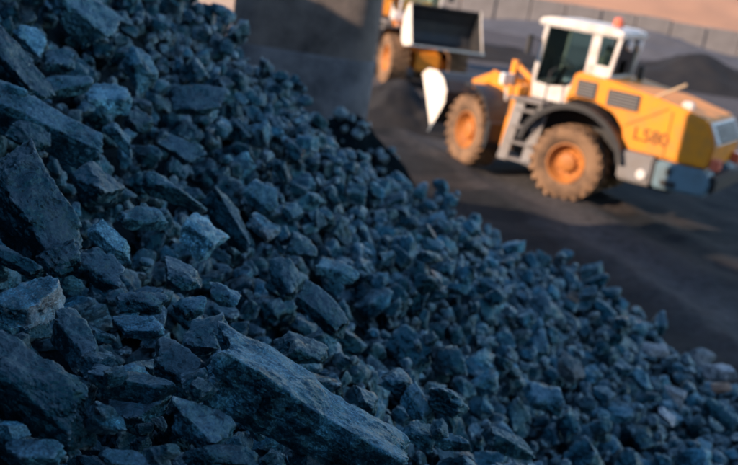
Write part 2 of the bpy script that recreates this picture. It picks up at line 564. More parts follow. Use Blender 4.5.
sheet('coal_heap_core', np.arange(-26, 20, 0.2), np.arange(-28, 20, 0.2), base_z, M['fines'], 'structure')

# ------------------------------------------------------------------ coal lumps
ICO = {}
for lv in (2, 3, 4, 5, 6):
    bm = bmesh.new()
    bmesh.ops.create_icosphere(bm, subdivisions=lv, radius=1)
    bm.verts.ensure_lookup_table()
    ICO[lv] = (np.array([v.co[:] for v in bm.verts]), np.array([[v.index for v in f.verts] for f in bm.faces]))
    bm.free()


def lump_planes(r, boxy):
    """faces of a fractured block: roughly box-like faces plus random breaks"""
    N, c = [], []
    for ax in range(3):
        for s in (-1, 1):
            n = np.zeros(3)
            n[ax] = s
            n += r.normal(0, 0.20 * (1.3 - boxy), 3)
            N.append(n / np.linalg.norm(n))
            c.append(r.uniform(0.78, 1.0))
    for k in range(r.integers(5, 10)):
        n = r.normal(0, 1, 3)
        n /= np.linalg.norm(n)
        N.append(n)
        c.append((0.72 + 0.40 * r.random()) * (1.0 + 0.25 * boxy))
    return np.array(N), np.array(c)


def lump_verts(lv, seed, boxy=0.5, dims=(1, 1, 1), rough=1.0):
    """closed lump inside about +-0.5*dims"""
    r = np.random.default_rng(seed)
    N, c = lump_planes(r, boxy)
    D = ICO[lv][0]
    q = np.clip(D @ N.T / c, 1e-3, None)
    p = {2: 12, 3: 15, 4: 20, 5: 26, 6: 30}[lv]
    rad = (q ** p).sum(1) ** (-1 / p)
    P = D * rad[:, None]
    ds = np.array(dims) / max(dims)
    W = P * ds                                             # noise in true proportions
    o = r.uniform(0, 50, 3)
    low = fbm(W * 1.7 + o, 3, seed % 97)
    a = 0.12 * low
    if lv >= 4:
        a = a + 0.030 * rough * fbm(W * 6 + o, 3, seed % 89 + 3, 0.6)
        # broken steps: shallow terraces where a flake came off
        st = fbm(W * np.array([1.9, 1.7, 2.6]) + o[::-1], 3, seed % 83 + 5)
        a = a - 0.055 * rough * (1 / (1 + np.exp(-(st - 0.25) * 28)))
        st2 = fbm(W * np.array([4.5, 4.0, 5.5]) + o, 2, seed % 79 + 9)
        a = a - 0.012 * rough * (1 / (1 + np.exp(-(st2 - 0.15) * 30)))
    if lv >= 5:
        a = a + 0.018 * rough * fbm(W * 20 + o, 4, seed % 71, 0.7)
    P = P * (1 + a)[:, None]
    ext = (P.max(0) - P.min(0)) / 2
    mid = (P.max(0) + P.min(0)) / 2
    P = (P - mid) / ext
    return P * 0.5 * np.array(dims)


# the camera sees the heap in this window; the deposit grid works in plan
GX0, GX1, GY0, GY1, CELL = -4.2, 6.4, 1.2, 13.8, 0.02
gx = np.arange(GX0, GX1, CELL)
gy = np.arange(GY0, GY1, CELL)
GXm, GYm = np.meshgrid(gx, gy)
Hs = heap_z(GXm, GYm)
H = Hs - 0.36
MASK = np.zeros(H.shape, bool)
NY, NX = H.shape


def cells(P):
    i = ((P[:, 0] - GX0) / CELL).astype(int)
    j = ((P[:, 1] - GY0) / CELL).astype(int)
    ok = (i >= 0) & (i < NX) & (j >= 0) & (j < NY)
    return i, j, ok


def envelope(P):
    """per cell lower and upper height of a lump's points"""
    i, j, ok = cells(P)
    i, j, z = i[ok], j[ok], P[ok, 2]
    if len(z) == 0:
        return None
    key = j * NX + i
    u, inv = np.unique(key, return_inverse=True)
    lo = np.full(len(u), 1e9)
    hi = np.full(len(u), -1e9)
    np.minimum.at(lo, inv, z)
    np.maximum.at(hi, inv, z)
    return u, lo, hi


def surf(x, y):
    i = min(max(int((x - GX0) / CELL), 0), NX - 1)
    j = min(max(int((y - GY0) / CELL), 0), NY - 1)
    return H[j, i]


def surf_s(x, y):
    i = min(max(int((x - GX0) / CELL), 0), NX - 1)
    j = min(max(int((y - GY0) / CELL), 0), NY - 1)
    return Hs[j, i]


def slope_normal(x, y, A=None, r=6):
    A = Hs if A is None else A
    i = min(max(int((x - GX0) / CELL), r), NX - 1 - r)
    j = min(max(int((y - GY0) / CELL), r), NY - 1 - r)
    dzdx = (A[j, i + r] - A[j, i - r]) / (2 * r * CELL)
    dzdy = (A[j + r, i] - A[j - r, i]) / (2 * r * CELL)
    n = Vector((-dzdx, -dzdy, 1))
    n.normalize()
    return n


def frame(u, w):
    u = u.normalized()
    v = w.cross(u).normalized()
    w = u.cross(v).normalized()
    return Matrix((u, v, w)).transposed()                  # columns u v w


LUMPS = []        # dict(kind, rot(np3x3), pos, dims, seed/proto, hand index)
PROTO_N = 36
PROTO = {lv: [lump_verts(lv, 900 + k, (k % 6) / 9.0) for k in range(PROTO_N)] for lv in (2, 3, 4)}
FOOT = PROTO[4]


def deposit(x, y, size, tilt=0.35, embed=0.22, mask_limit=None, tries=5, hmax=0.2):
    r = rng
    if tries > 1:                                          # a rolling lump comes to rest in the lowest spot near by
        best = None
        for q in range(tries):
            xx, yy = x + r.normal(0, 0.07), y + r.normal(0, 0.07)
            i = min(max(int((xx - GX0) / CELL), 4), NX - 5)
            j = min(max(int((yy - GY0) / CELL), 4), NY - 5)
            m = float((H[j - 3:j + 4, i - 3:i + 4] - Hs[j - 3:j + 4, i - 3:i + 4]).mean())
            if best is None or m < best[0]:
                best = (m, xx, yy)
        if best[0] > hmax:
            return None
        x, y = best[1], best[2]
    k = int(r.integers(PROTO_N))
    dims = np.array([1.0, r.uniform(0.55, 0.95), r.uniform(0.48, 0.88)]) * size
    n = slope_normal(x, y)
    n = (n + Vector(r.normal(0, tilt, 3))).normalized()
    u = Vector(r.normal(0, 1, 3))
    u = (u - n * u.dot(n)).normalized()
    Rm = np.array(frame(u, n))
    if mask_limit is not None and not clear_of_picked(x, y, surf(x, y) + 0.3 * dims[2], size):
        return None
    P = (FOOT[k] * dims) @ Rm.T
    W = P + np.array([x, y, 0])
    e = envelope(W)
    if e is None or len(e[0]) < 4:
        return None
    key, lo, hi = e
    Hf = H.ravel()
    if mask_limit is not None:
        mf = MASK.ravel()[key].mean()
        if mf > mask_limit:
            return None
    gap = Hf[key] - lo
    z = np.quantile(gap, 0.86) - embed * dims[2] * 0.5
    top = z + hi
    if mask_limit is not None and z + dims[2] * 0.5 > surf_s(x, y) + hmax + 0.12 + 0.3 * size:
        return None
    hv = np.maximum(Hf[key], top)
    H.ravel()[key] = hv
    L = dict(rot=Rm, pos=np.array([x, y, z]), dims=dims, proto=k, hand=None, size=size)
    LUMPS.append(L)
    return L


def size_cap(x, y):
    return 0.36 if y < 6.5 else (0.26 if x > 1.4 else 0.17)


def jitter_points(step, jit=0.5):
    X, Y = np.meshgrid(np.arange(GX0 + 0.15, GX1 - 0.15, step), np.arange(GY0 + 0.15, GY1 - 0.15, step))
    X = X + rng.uniform(-jit, jit, X.shape) * step
    Y = Y + rng.uniform(-jit, jit, Y.shape) * step
    P = np.stack([X.ravel(), Y.ravel()], 1)
    rng.shuffle(P)
    zz = heap_z(P[:, 0], P[:, 1])
    px, py, dep = project(np.stack([P[:, 0], P[:, 1], zz], 1))
    nx, ny, d, s = outside(P[:, 0], P[:, 1])
    keep = (px > -150) & ~((d > 0.0) & (P[:, 0] < 0.9)) & (px < 880) & (py > -110) & (py < 600) & (dep > 1.2) & (d < 0.55)
    # the fine skirt beyond the foot of the heap thins out
    keep &= rng.random(len(P)) > np.clip((d + 0.15) / 0.7, 0, 1)
    return P[keep]


def rsize(med=0.13, sig=0.33, lo=0.06, hi=0.30):
    return float(np.clip(med * math.exp(rng.normal(0, sig)), lo, hi))


# layer 1: bedding lumps
for x, y in jitter_points(0.125):
    deposit(x, y, rsize(0.13, 0.30), 0.6, 0.2, None, 1)

for x, y in jitter_points(0.15):
    deposit(x, y, rsize(0.11, 0.30, 0.05, 0.18), 0.6, 0.1, None, 2, 0.02)

# the lumps one can pick out in the photograph: pixel centre, length, breadth, slant, label
HAND = [
    (302, 412, 236, 80, 29, 0.95, 'coal', 'long slab-shaped coal lump with dusty grey top, largest at the lower middle of the heap', 'the long dusty slab'),
    (28, 394, 160, 82, 32, 0.9, 'coal', 'thick wedge-shaped coal slab with layered front, at the bottom left corner', 'the thick bottom-left wedge'),
    (26, 208, 138, 82, 56, 0.8, 'coal', 'broad smooth-faced blue coal slab standing steeply at the left edge', 'the broad slab at the left edge'),
    (48, 131, 140, 40, 28, 0.9, 'coal', 'long narrow rod-like coal slab just above the broad slab at left edge', 'the narrow rod-like slab'),
    (16, 70, 92, 44, 48, 0.7, 'coal', 'dark pointed coal slab near the left edge above the narrow rod-like slab', 'the dark pointed slab'),
    (78, 12, 82, 50, 36, 0.6, 'coal', 'big pale blue coal lump cut by the top edge near the left corner', 'the big pale lump at the top'),
    (33, 303, 72, 58, -48, 0.6, 'mica', 'coal lump with a crusty whitish mineral face, left of centre at the left edge', 'the white-crusted lump'),
    (73, 338, 66, 46, 54, 0.7, 'coal', 'smooth blue-grey rounded coal lump right of the white-crusted one', 'the smooth rounded lump'),
    (133, 386, 88, 34, 8, 0.8, 'coal', 'flat-topped coal lump with pinkish dust overhanging a dark hollow', 'the flat overhanging lump'),
    (176, 370, 66, 52, 38, 0.6, 'coal', 'pointed light blue coal lump touching the upper left end of the long slab', 'the pointed light lump'),
    (198, 423, 72, 48, 30, 0.6, 'coal', 'greenish black block of coal under the pointed light lump', 'the greenish block'),
    (97, 271, 56, 46, 50, 0.6, 'coal', 'triangular coal lump with smooth grey face above the smooth rounded lump', 'the triangular grey lump'),
    (200, 236, 46, 44, 52, 0.6, 'coal', 'square-faced light blue coal lump standing upright left of centre', 'the square-faced lump'),
    (229, 222, 76, 30, 58, 0.7, 'coal', 'long leaning coal lump leaning on the right side of the square-faced lump', 'the long leaning lump'),
    (286, 279, 46, 30, 76, 0.6, 'coal', 'bright teal coal lump with pointed top, just left of the middle', 'the bright teal pointed lump'),
    (337, 271, 46, 21, 16, 0.6, 'coal', 'lozenge-shaped teal coal lump lying right of the bright teal pointed one', 'the lozenge-shaped lump'),
    (302, 246, 32, 26, 10, 0.6, 'coal', 'small light blue cube of coal above the bright teal pointed lump', 'the light blue cube'),
    (263, 227, 34, 20, 36, 0.6, 'mica', 'small coal lump speckled with white crystals beside the long leaning lump', 'the white-speckled lump'),
    (181, 276, 46, 30, 20, 0.6, 'coal', 'striped grey coal lump just below the square-faced lump', 'the striped lump'),
    (191, 308, 34, 26, -20, 0.6, 'coal', 'small blue coal lump right under the striped lump', 'the small blue lump under it'),
    (203, 336, 54, 38, -14, 0.6, 'coal', 'rounded speckled coal lump just above the pointed light lump', 'the rounded speckled lump'),
    (223, 296, 36, 24, 20, 0.6, 'coal', 'small dark domed coal lump between the striped and the bright teal lump', 'the dark domed lump'),
    (322, 311, 68, 30, 44, 0.6, 'coal', 'long blue coal block below the lozenge-shaped lump with a white chip on its end', 'the long blue block'),
    (300, 350, 56, 30, 16, 0.6, 'coal', 'dark coal lump with a sharp raised rim above the long dusty slab', 'the dark rimmed lump'),
    (141, 304, 52, 24, 5, 0.6, 'coal', 'dark flat coal lump between the triangular grey and the striped lump', 'the dark flat lump'),
    (138, 329, 54, 28, 4, 0.7, 'coal', 'very dark block of coal directly beneath the dark flat lump', 'the very dark block'),
    (96, 188, 56, 42, 32, 0.6, 'coal', 'round-backed coal lump just right of the broad slab at the left edge', 'the round-backed lump'),
    (68, 86, 52, 26, -8, 0.6, 'coal', 'bright flat coal lump below the big pale lump at the top', 'the bright flat lump'),
    (109, 98, 50, 34, 14, 0.6, 'coal', 'blue-grey coal lump just right of the bright flat lump', 'the blue-grey lump beside it'),
    (33, 40, 40, 24, 46, 0.6, 'coal', 'small leaning coal lump left of the big pale lump at the top', 'the small leaning lump'),
    (197, 100, 62, 34, 8, 0.6, 'coal', 'broad coal boulder with pale dusty back, high on the heap', 'the broad dusty boulder'),
    (140, 68, 48, 32, 60, 0.6, 'coal', 'upright coal lump with light top edge, left of the broad dusty boulder', 'the upright lump'),
    (181, 151, 50, 24, 26, 0.6, 'coal', 'smooth teal coal lump below the broad dusty boulder', 'the smooth teal lump'),
    (139, 122, 30, 26, 44, 0.6, 'coal', 'small blue coal lump below the upright lump', 'the small blue lump'),
    (118, 141, 36, 30, 10, 0.6, 'coal', 'bright-topped coal lump at the right end of the narrow rod-like slab', 'the bright-topped lump'),
    (143, 219, 44, 36, -30, 0.6, 'coal', 'dark teal humped coal lump left of the square-faced lump', 'the teal humped lump'),
    (398, 384, 36, 30, 46, 0.6, 'coal', 'grey coal lump beside the right end of the long dusty slab', 'the grey lump right of the slab'),
    (418, 407, 46, 28, 56, 0.6, 'coal', 'leaning grey coal block below right of the grey lump beside the long slab', 'the leaning grey block'),
    (420, 434, 38, 28, 24, 0.6, 'coal', 'round speckled coal lump at the right tip of the long dusty slab', 'the speckled lump at the slab tip'),
    (364, 400, 36, 22, 40, 0.6, 'coal', 'small silvery coal lump resting on the upper edge of the long slab', 'the small silvery lump'),
    (450, 443, 46, 20, 14, 0.6, 'coal', 'flat blue coal lump at the bottom edge right of the slab tip', 'the flat blue lump at the bottom'),
    (512, 446, 54, 24, 24, 0.6, 'coal', 'flat black coal lump with pale rim near the bottom edge, right of centre', 'the pale-rimmed flat lump'),
    (545, 397, 46, 30, 22, 0.6, 'coal', 'blurred shield-shaped teal coal lump low on the right slope', 'the shield-shaped lump'),
    (568, 368, 36, 24, 50, 0.6, 'stone', 'pale grey stone among the coal on the right slope', 'the pale grey stone'),
    (656, 350, 28, 14, 8, 0.5, 'stone', 'small flat pale stone on the right near the foot of the heap', 'the flat pale stone'),
    (641, 381, 26, 20, 70, 0.6, 'coal', 'small bright teal coal cube on the right, under the flat pale stone', 'the bright teal cube'),
    (722, 414, 46, 20, 42, 0.7, 'coal', 'bright teal brick-shaped coal lump at the right edge', 'the teal brick-shaped lump'),
    (718, 372, 34, 20, 10, 0.5, 'stone', 'pale stone with a pinkish top at the right edge near the heap foot', 'the pinkish stone'),
    (722, 388, 22, 13, 4, 0.5, 'rust_stone', 'small rust-orange stone at the right edge below the pinkish stone', 'the rust-orange stone'),
    (675, 393, 26, 15, 36, 0.5, 'stone', 'small grey stone on the right between the teal cube and pinkish stone', 'the small grey stone'),
    (667, 416, 24, 12, 44, 0.5, 'stone', 'narrow whitish stone on the right, below the small grey stone', 'the narrow whitish stone'),
    (574, 297, 16, 10, 30, 0.5, 'rust_stone', 'tiny orange stone near the middle of the heap foot', 'the tiny orange stone'),
    (704, 357, 26, 20, -10, 0.5, 'stone', 'dull grey stone on the right just above the pinkish stone', 'the dull grey stone'),
    (14, 432, 34, 26, 10, 0.6, 'coal', 'small dark coal lump tucked under the thick wedge at bottom left', 'the small lump under the wedge'),
    (36, 452, 62, 28, 4, 0.6, 'coal', 'rounded dark coal lump at the bottom edge below the thick wedge', 'the rounded lump at the bottom'),
    (126, 461, 50, 20, 6, 0.6, 'coal', 'light blue coal lump cut by the bottom edge below the dark hollow', 'the light blue lump at the bottom'),
    (222, 457, 80, 26, 6, 0.6, 'coal', 'wide dark coal lump at the bottom edge beneath the greenish block', 'the wide dark lump at the bottom'),
    (17, 262, 54, 18, 26, 0.8, 'coal', 'thin blue coal sliver under the broad slab at the left edge', 'the thin sliver'),
    (60, 262, 34, 44, 70, 0.6, 'coal', 'dark upright coal lump between the thin sliver and the triangular grey lump', 'the dark upright lump'),
    (60, 62, 34, 24, 5, 0.6, 'coal', 'small dark coal lump above the bright flat lump', 'the small dark lump'),
    (16, 98, 34, 22, 28, 0.6, 'coal', 'small pale-edged coal lump above the left end of the rod-like slab', 'the small pale-edged lump'),
    (30, 137, 46, 28, 30, 0.6, 'coal', 'dark coal lump tucked below the left part of the narrow rod-like slab', 'the dark lump below the rod'),
    (172, 196, 50, 30, -20, 0.6, 'coal', 'craggy dark coal lump above the square-faced lump', 'the craggy lump'),
    (262, 196, 40, 28, 40, 0.6, 'coal', 'dull blue coal lump above the white-speckled lump', 'the dull blue lump'),
    (112, 243, 56, 22, 40, 0.6, 'coal', 'knobbly pale-ridged coal lump above the triangular grey lump', 'the knobbly ridged lump'),
]
BOXY = {13: 0.5, 0: 0.55, 1: 0.55, 2: 0.6, 3: 0.8, 8: 0.7, 22: 0.6}
LEAN = {0: 0.05, 1: 0.05, 2: 0.75, 8: 0.0}
for hi_, (cx, cy, ln, br, ang, thick, mat, label, short) in enumerate(HAND):
    d = ray(cx, cy)
    # walk along the line of sight to the heap's surface
    t = 1.2
    while t < 20:
        p = EYE + d * t
        lift = 0.18 * br * t / FPX
        if p.z <= (heap_z(np.array([p.x]), np.array([p.y]))[0] + 0.10 + lift):
            break
        t += 0.01
    p = EYE + d * t
    n = slope_normal(p.x, p.y, r=12)
    back = (-d).normalized()
    lean = LEAN.get(hi_, 0.15 + 0.5 * ((hi_ * 0.618) % 1.0))
    w = (n * 0.8 + back * (lean - 0.05)).normalized()
    a = R(ang)
    img = CAMR @ Vector((math.cos(a), -math.sin(a), 0))
    u = (img - w * img.dot(w)).normalized()
    # foreshortening of u as seen
    fs = max(0.35, (u - d.normalized() * u.dot(d.normalized())).length)
    L_ = ln * t / FPX / fs
    v = w.cross(u)
    vs = (v - d.normalized() * v.dot(d.normalized())).length
    ws = (w - d.normalized() * w.dot(d.normalized())).length
    B_ = br * t / FPX
    T_ = B_ * thick
    Bv = max(0.6 * B_, (B_ * 1.1 - T_ * ws) / max(vs, 0.3))
    dims = np.array([L_, Bv, T_]) * 1.04
    Rm = np.array(frame(u, w))
    base = lump_verts(4, 3000 + hi_ * 13, BOXY.get(hi_, 0.3), (1, 1, 1))
    pos = np.array(p)
    vd = np.array(d.normalized())
    for it in range(5):                                    # size and turn the stone until it is as long, broad and slanted as it should be
        qx, qy, qd = project((base * dims) @ Rm.T + pos)
        c_, s_ = math.cos(a), math.sin(a)
        eu, ev = (qx * c_ + qy * s_), (-qx * s_ + qy * c_)
        fu, fv = ln / (eu.max() - eu.min()), br / (ev.max() - ev.min())
        dims = dims * np.array([fu ** 0.8, fv ** 0.8, fv ** 0.8])
        dims = np.maximum(dims, 0.34 * dims.max())
        ex, ey = (qx.max() + qx.min()) / 2, (qy.max() + qy.min()) / 2
        mu, mv = (eu.max() + eu.min()) / 2, (ev.max() + ev.min()) / 2
        tx, ty = mu * c_ - mv * s_, mu * s_ + mv * c_
        pos = pos + np.array(CAMR @ Vector(((cx - tx) * t / FPX, -(cy - ty) * t / FPX, 0)))
        # slant of the outline
        X0 = np.stack([eu - eu.mean(), ev - ev.mean()])
        cv = X0 @ X0.T
        er = 0.5 * math.atan2(2 * cv[0, 1], cv[0, 0] - cv[1, 1])
        if abs(er) < 0.6 and ln > 1.3 * br:
            Rm = np.array(Matrix.Rotation(er * 0.7, 3, d.normalized())).T @ Rm
    LUMPS.append(dict(rot=Rm, pos=pos, dims=dims, proto=None, hand=hi_, size=L_, depth=t))
    p = Vector(pos)
    Q = (lump_verts(5, 3000 + hi_ * 13, BOXY.get(hi_, 0.3), (1, 1, 1)) * dims) @ Rm.T + np.array(p)
    e = envelope(Q)
    if e:
        key, lo, hi = e
        H.ravel()[key] = np.maximum(H.ravel()[key], hi)
        MASK.ravel()[key] = True

CLEAR = [(h[0], h[1], h[2] / 2, h[3] / 2, R(h[4])) for h in HAND]


def clear_of_picked(x, y, z, size):
    """keep later lumps from lying on top of the lumps picked out above"""
    a, b, dep = project(np.array([[x, y, z]]))
    a, b, rad = float(a[0]), float(b[0]), 0.36 * size * FPX / max(float(dep[0]), 0.5)
    for cx, cy, l, w, an in CLEAR:
        dx, dy = a - cx, b - cy
        u = dx * math.cos(an) + dy * math.sin(an)
        v = -dx * math.sin(an) + dy * math.cos(an)
        if (u / (l + rad)) ** 4 + (v / (w + rad)) ** 4 < 1:
            return False
    return True


# layers 2 and 3: lumps lying between and upon those
for x, y in jitter_points(0.17):
    deposit(x, y, rsize(0.15 if y < 6 else (0.155 if x > 1.2 else 0.135), 0.40, 0.06, size_cap(x, y)), 0.5, 0.06, 0.22, 2, 0.16)
for x, y in jitter_points(0.20):
    if y > 5.0 and rng.random() < 0.75:
        continue
    deposit(x, y, rsize(0.08, 0.40, 0.035, 0.2), 0.5, 0.15, 0.12)

# chips and fine debris in the near part
for x, y in jitter_points(0.11):
    if y < 4.6 and x < 2.5:
        deposit(x, y, rsize(0.052, 0.35, 0.025, 0.09), 0.6, 0.2, 0.5, 2, 0.14)

# which lumps show largest: coarse depth buffer of points
W_, H_ = 246, 155
zb = np.full(W_ * H_, 1e9)
ob = np.full(W_ * H_, -1)
allp, allid = [], []
for q, Lm in enumerate(LUMPS):
    base = FOOT[Lm['proto'] if Lm['proto'] is not None else Lm['hand'] % PROTO_N]
    P = (base * Lm['dims']) @ Lm['rot'].T + Lm['pos']
    allp.append(P)
    allid.append(np.full(len(P), q))
allp = np.concatenate(allp)
allid = np.concatenate(allid)
px, py, dep = project(allp)
ix = (px / 3).astype(int)
iy = (py / 3).astype(int)
ok = (px >= 0) & (py >= 0) & (ix < W_) & (iy < H_) & (dep > 0.5)
key = (iy * W_ + ix)[ok]
dd = dep[ok]
idd = allid[ok]
order = np.argsort(-dd)
ob[key[order]] = idd[order]
shown = np.bincount(ob[ob >= 0], minlength=len(LUMPS))
for q, Lm in enumerate(LUMPS):
    Lm['shown'] = int(shown[q]) + (10 ** 6 if Lm['hand'] is not None else 0)
    c = project(Lm['pos'][None])
    Lm['px'] = (float(c[0][0]), float(c[1][0]), float(c[2][0]))
rank = sorted(range(len(LUMPS)), key=lambda q: -LUMPS[q]['shown'])
single = set(rank[:300])
GROUP = 'coal lumps on the heap'

ANCH = [(h[0], h[1], h[2], h[8]) for h in HAND]
used = {}


def words(n):
    return len(n.split())


ORD = ['nearest', 'second', 'third', 'fourth', 'fifth', 'sixth', 'seventh', 'eighth', 'ninth', 'tenth']
DIRS = ['to the right of', 'above right of', 'above', 'above left of', 'to the left of', 'below left of', 'below', 'below right of']
ANCH += [(563, 196, 60, 'the nearer loader'), (318, 104, 50, 'the concrete pillar'), (736, 465, 30, 'the bottom right corner'), (620, 465, 30, 'the far right bottom edge'),
         (420, 300, 10, 'the photo centre'), (470, 250, 10, 'the right slope middle'), (640, 300, 20, 'the right foot of the heap')]


def auto_labels():
    """say where each of the remaining single lumps lies, by the nearest lump or landmark one can pick out"""
    bins = {}
    for q in single:
        Lm = LUMPS[q]
        if Lm['hand'] is not None:
            continue
        x, y, z = Lm['px']
        d1, d2, d3 = sorted(Lm['dims'])
        shape = 'elongated' if d3 > 1.6 * d2 else ('flat' if d1 < 0.6 * d2 else 'chunky')
        size = 'small' if Lm['size'] < 0.15 else 'medium'
        best = min(ANCH, key=lambda a: math.hypot(x - a[0], y - a[1]) / (0.25 * a[2] + 22))
        a = (math.degrees(math.atan2(best[1] - y, x - best[0])) + 360) % 360
        key = (size, shape, DIRS[int(((a + 22.5) % 360) // 45)], best[3])
        bins.setdefault(key, []).append((math.hypot(x - best[0], y - best[1]), q))
    out = {}
    for (size, shape, dr, nm), mem in bins.items():
        mem.sort()
        for k, (_, q) in enumerate(mem):
            o = '' if len(mem) == 1 else (ORD[k] + ' ' if k < len(ORD) else 'distant ')
            out[q] = f'{o}{size} {shape} coal lump {dr} {nm}'
    return out


AUTO = auto_labels()


def set_sharp(me, ang):
    try:
        me.set_sharp_from_angle(angle=R(ang))
    except Exception:
        pass


proto_mesh = {}
stuffV, stuffF, stuffT = {0: [], 1: [], 2: []}, {0: [], 1: [], 2: []}, {0: [], 1: [], 2: []}
off = {0: 0, 1: 0, 2: 0}
n_single = 0
for q, Lm in enumerate(LUMPS):
    if q in single:
        Mx = Matrix(Lm['rot'].tolist()).to_4x4()
        Mx.translation = Vector(Lm['pos'])
        if Lm['hand'] is not None:
            h = HAND[Lm['hand']]
            lv = 6 if h[2] > 75 else 5
            V = lump_verts(lv, 3000 + Lm['hand'] * 13, BOXY.get(Lm['hand'], 0.3), tuple(Lm['dims']), 1.0)
            mk = 'bright' if h[6] == 'coal' and any(t_ in h[7] for t_ in ('light blue', 'bright', 'pale', 'silvery')) and 'dark' not in h[7] else h[6]
            me = np_mesh('coal_lump', V, ICO[lv][1], M[mk], True)
            set_sharp(me, 38)
            nm = 'coal_lump' if h[6] in ('coal', 'mica') else 'stone'
            o = link_mesh(nm, me)
            o.matrix_world = Mx
            tag(o, h[7], 'coal' if nm == 'coal_lump' else 'stone', GROUP if nm == 'coal_lump' else 'stones among the coal')
        else:
            k = Lm['proto']
            lv = 5 if Lm['shown'] > 120 else 4
            if (k, lv) not in proto_mesh:
                V = PROTO[4][k] if lv == 4 else lump_verts(5, 900 + k, (k % 6) / 9.0)
                me = np_mesh('coal_lump', V * 0.14, ICO[lv][1], M['coal'], True)
                set_sharp(me, 32)
                proto_mesh[(k, lv)] = me
            o = link_mesh('coal_lump', proto_mesh[(k, lv)])
            o.matrix_world = Mx @ Matrix.Diagonal((*(Lm['dims'] / 0.14), 1))
            tag(o, AUTO[q], 'coal', GROUP)
        n_single += 1
    else:
        z = Lm['px'][2]
        pxs = Lm['size'] * FPX / max(z, 0.5)
        lv, b = (4, 0) if pxs > 34 else ((3, 1) if pxs > 15 else (2, 2))
        V = (PROTO[lv][Lm['proto']] * Lm['dims']) @ Lm['rot'].T + Lm['pos']
        stuffV[b].append(V)
        stuffF[b].append(ICO[lv][1] + off[b])
        stuffT[b].append(np.full(len(V), rng.random()))
        off[b] += len(V)

SV, SF, ST, o_ = [], [], [], 0
for b in (0, 1, 2):
    if stuffV[b]:
        V = np.concatenate(stuffV[b])
        SV.append(V)
        SF.append(np.concatenate(stuffF[b]) + o_)
        ST.append(np.concatenate(stuffT[b]))
        o_ += len(V)
SV, SF, ST = np.concatenate(SV), np.concatenate(SF), np.concatenate(ST)
me = np_mesh('small_coal', SV, SF, M['coal'], True)
at = me.attributes.new('tint', 'FLOAT', 'POINT')
at.data.foreach_set('value', ST.astype(np.float32))
set_sharp(me, 32)
so_ = link_mesh('small_coal', me)
tag(so_, 'mass of small broken coal filling the heap between the bigger lumps', 'coal', None, 'stuff')
print('LUMPS', len(LUMPS), 'single', n_single, 'stuff tris', len(SF))

# loose fine coal strewn between the foot of the heap and the haul road
gr = np.random.default_rng(5)
GV, GF, g_o = [], [], 0
n_g = 0
while n_g < 3400:
    k = gr.integers(len(OUT) - 9) + 3
    tt = gr.random()
    q0 = OUT[k] + (OUT[k + 1] - OUT[k]) * tt
    dd_ = abs(gr.normal(0, 1.8))
    x, y = q0[0] + 0.36 * dd_ + gr.normal(0, 0.3), q0[1] + 0.93 * dd_
    z = max(float(heap_z(np.array([x]), np.array([y]))[0]) - 0.36, float(yard_z(np.array([x]), np.array([y]))[0]))
    sz = float(np.clip(0.045 * math.exp(gr.normal(0, 0.5)), 0.02, 0.17))
    rot = np.array(Quaternion(gr.normal(0, 1, 4)).normalized().to_matrix())
    V = (PROTO[2][gr.integers(PROTO_N)] * np.array([1, 0.8, 0.65]) * sz) @ rot.T + np.array([x, y, z + 0.15 * sz])
    GV.append(V)
    GF.append(ICO[2][1] + g_o)
    g_o += len(V)
    n_g += 1
gm = link_mesh('gravel', np_mesh('gravel', np.concatenate(GV), np.concatenate(GF), M['blackfines'], False))
tag(gm, 'loose fine coal gravel strewn along the foot of the heap', 'gravel', None, 'stuff')

# ==LOADERS==
# ------------------------------------------------------------------ solid-shape helpers
def bm_box(bm, x0, x1, y0, y1, z0, z1, mat=None):
    vs = [bm.verts.new((x, y, z)) for x in (x0, x1) for y in (y0, y1) for z in (z0, z1)]
    if mat is not None:
        for v in vs:
            v.co = mat @ v.co
    for f in ((0, 1, 3, 2), (4, 6, 7, 5), (0, 4, 5, 1), (2, 3, 7, 6), (0, 2, 6, 4), (1, 5, 7, 3)):
        bm.faces.new([vs[i] for i in f])
    return vs


def bm_prism(bm, prof, y0, y1):
    """side profile (x, z) extruded across y"""
    a = [bm.verts.new((x, y0, z)) for x, z in prof]
    b = [bm.verts.new((x, y1, z)) for x, z in prof]
    n = len(prof)
    bm.faces.new(a)
    bm.faces.new(b[::-1])
    for i in range(n):
        bm.faces.new((a[i], b[i], b[(i + 1) % n], a[(i + 1) % n]))


def bm_bar(bm, p, q, w, h=None, seg=4):
    """bar with a rectangular (or round) section from p to q"""
    p, q = Vector(p), Vector(q)
    d = (q - p).normalized()
    up = Vector((0, 0, 1)) if abs(d.z) < 0.95 else Vector((1, 0, 0))
    s = d.cross(up).normalized()
    t = s.cross(d).normalized()
    h = h or w
    rings = []
    for c in (p, q):
        if seg == 4:
            ring = [c + s * (w / 2 * i) + t * (h / 2 * j) for i, j in ((-1, -1), (1, -1), (1, 1), (-1, 1))]
        else:
            ring = [c + s * (w / 2 * math.cos(k * 2 * math.pi / seg)) + t * (h / 2 * math.sin(k * 2 * math.pi / seg)) for k in range(seg)]
        rings.append([bm.verts.new(v) for v in ring])
    n = len(rings[0])
    bm.faces.new(rings[0][::-1])
    bm.faces.new(rings[1])
    for i in range(n):
        bm.faces.new((rings[0][i], rings[0][(i + 1) % n], rings[1][(i + 1) % n], rings[1][i]))


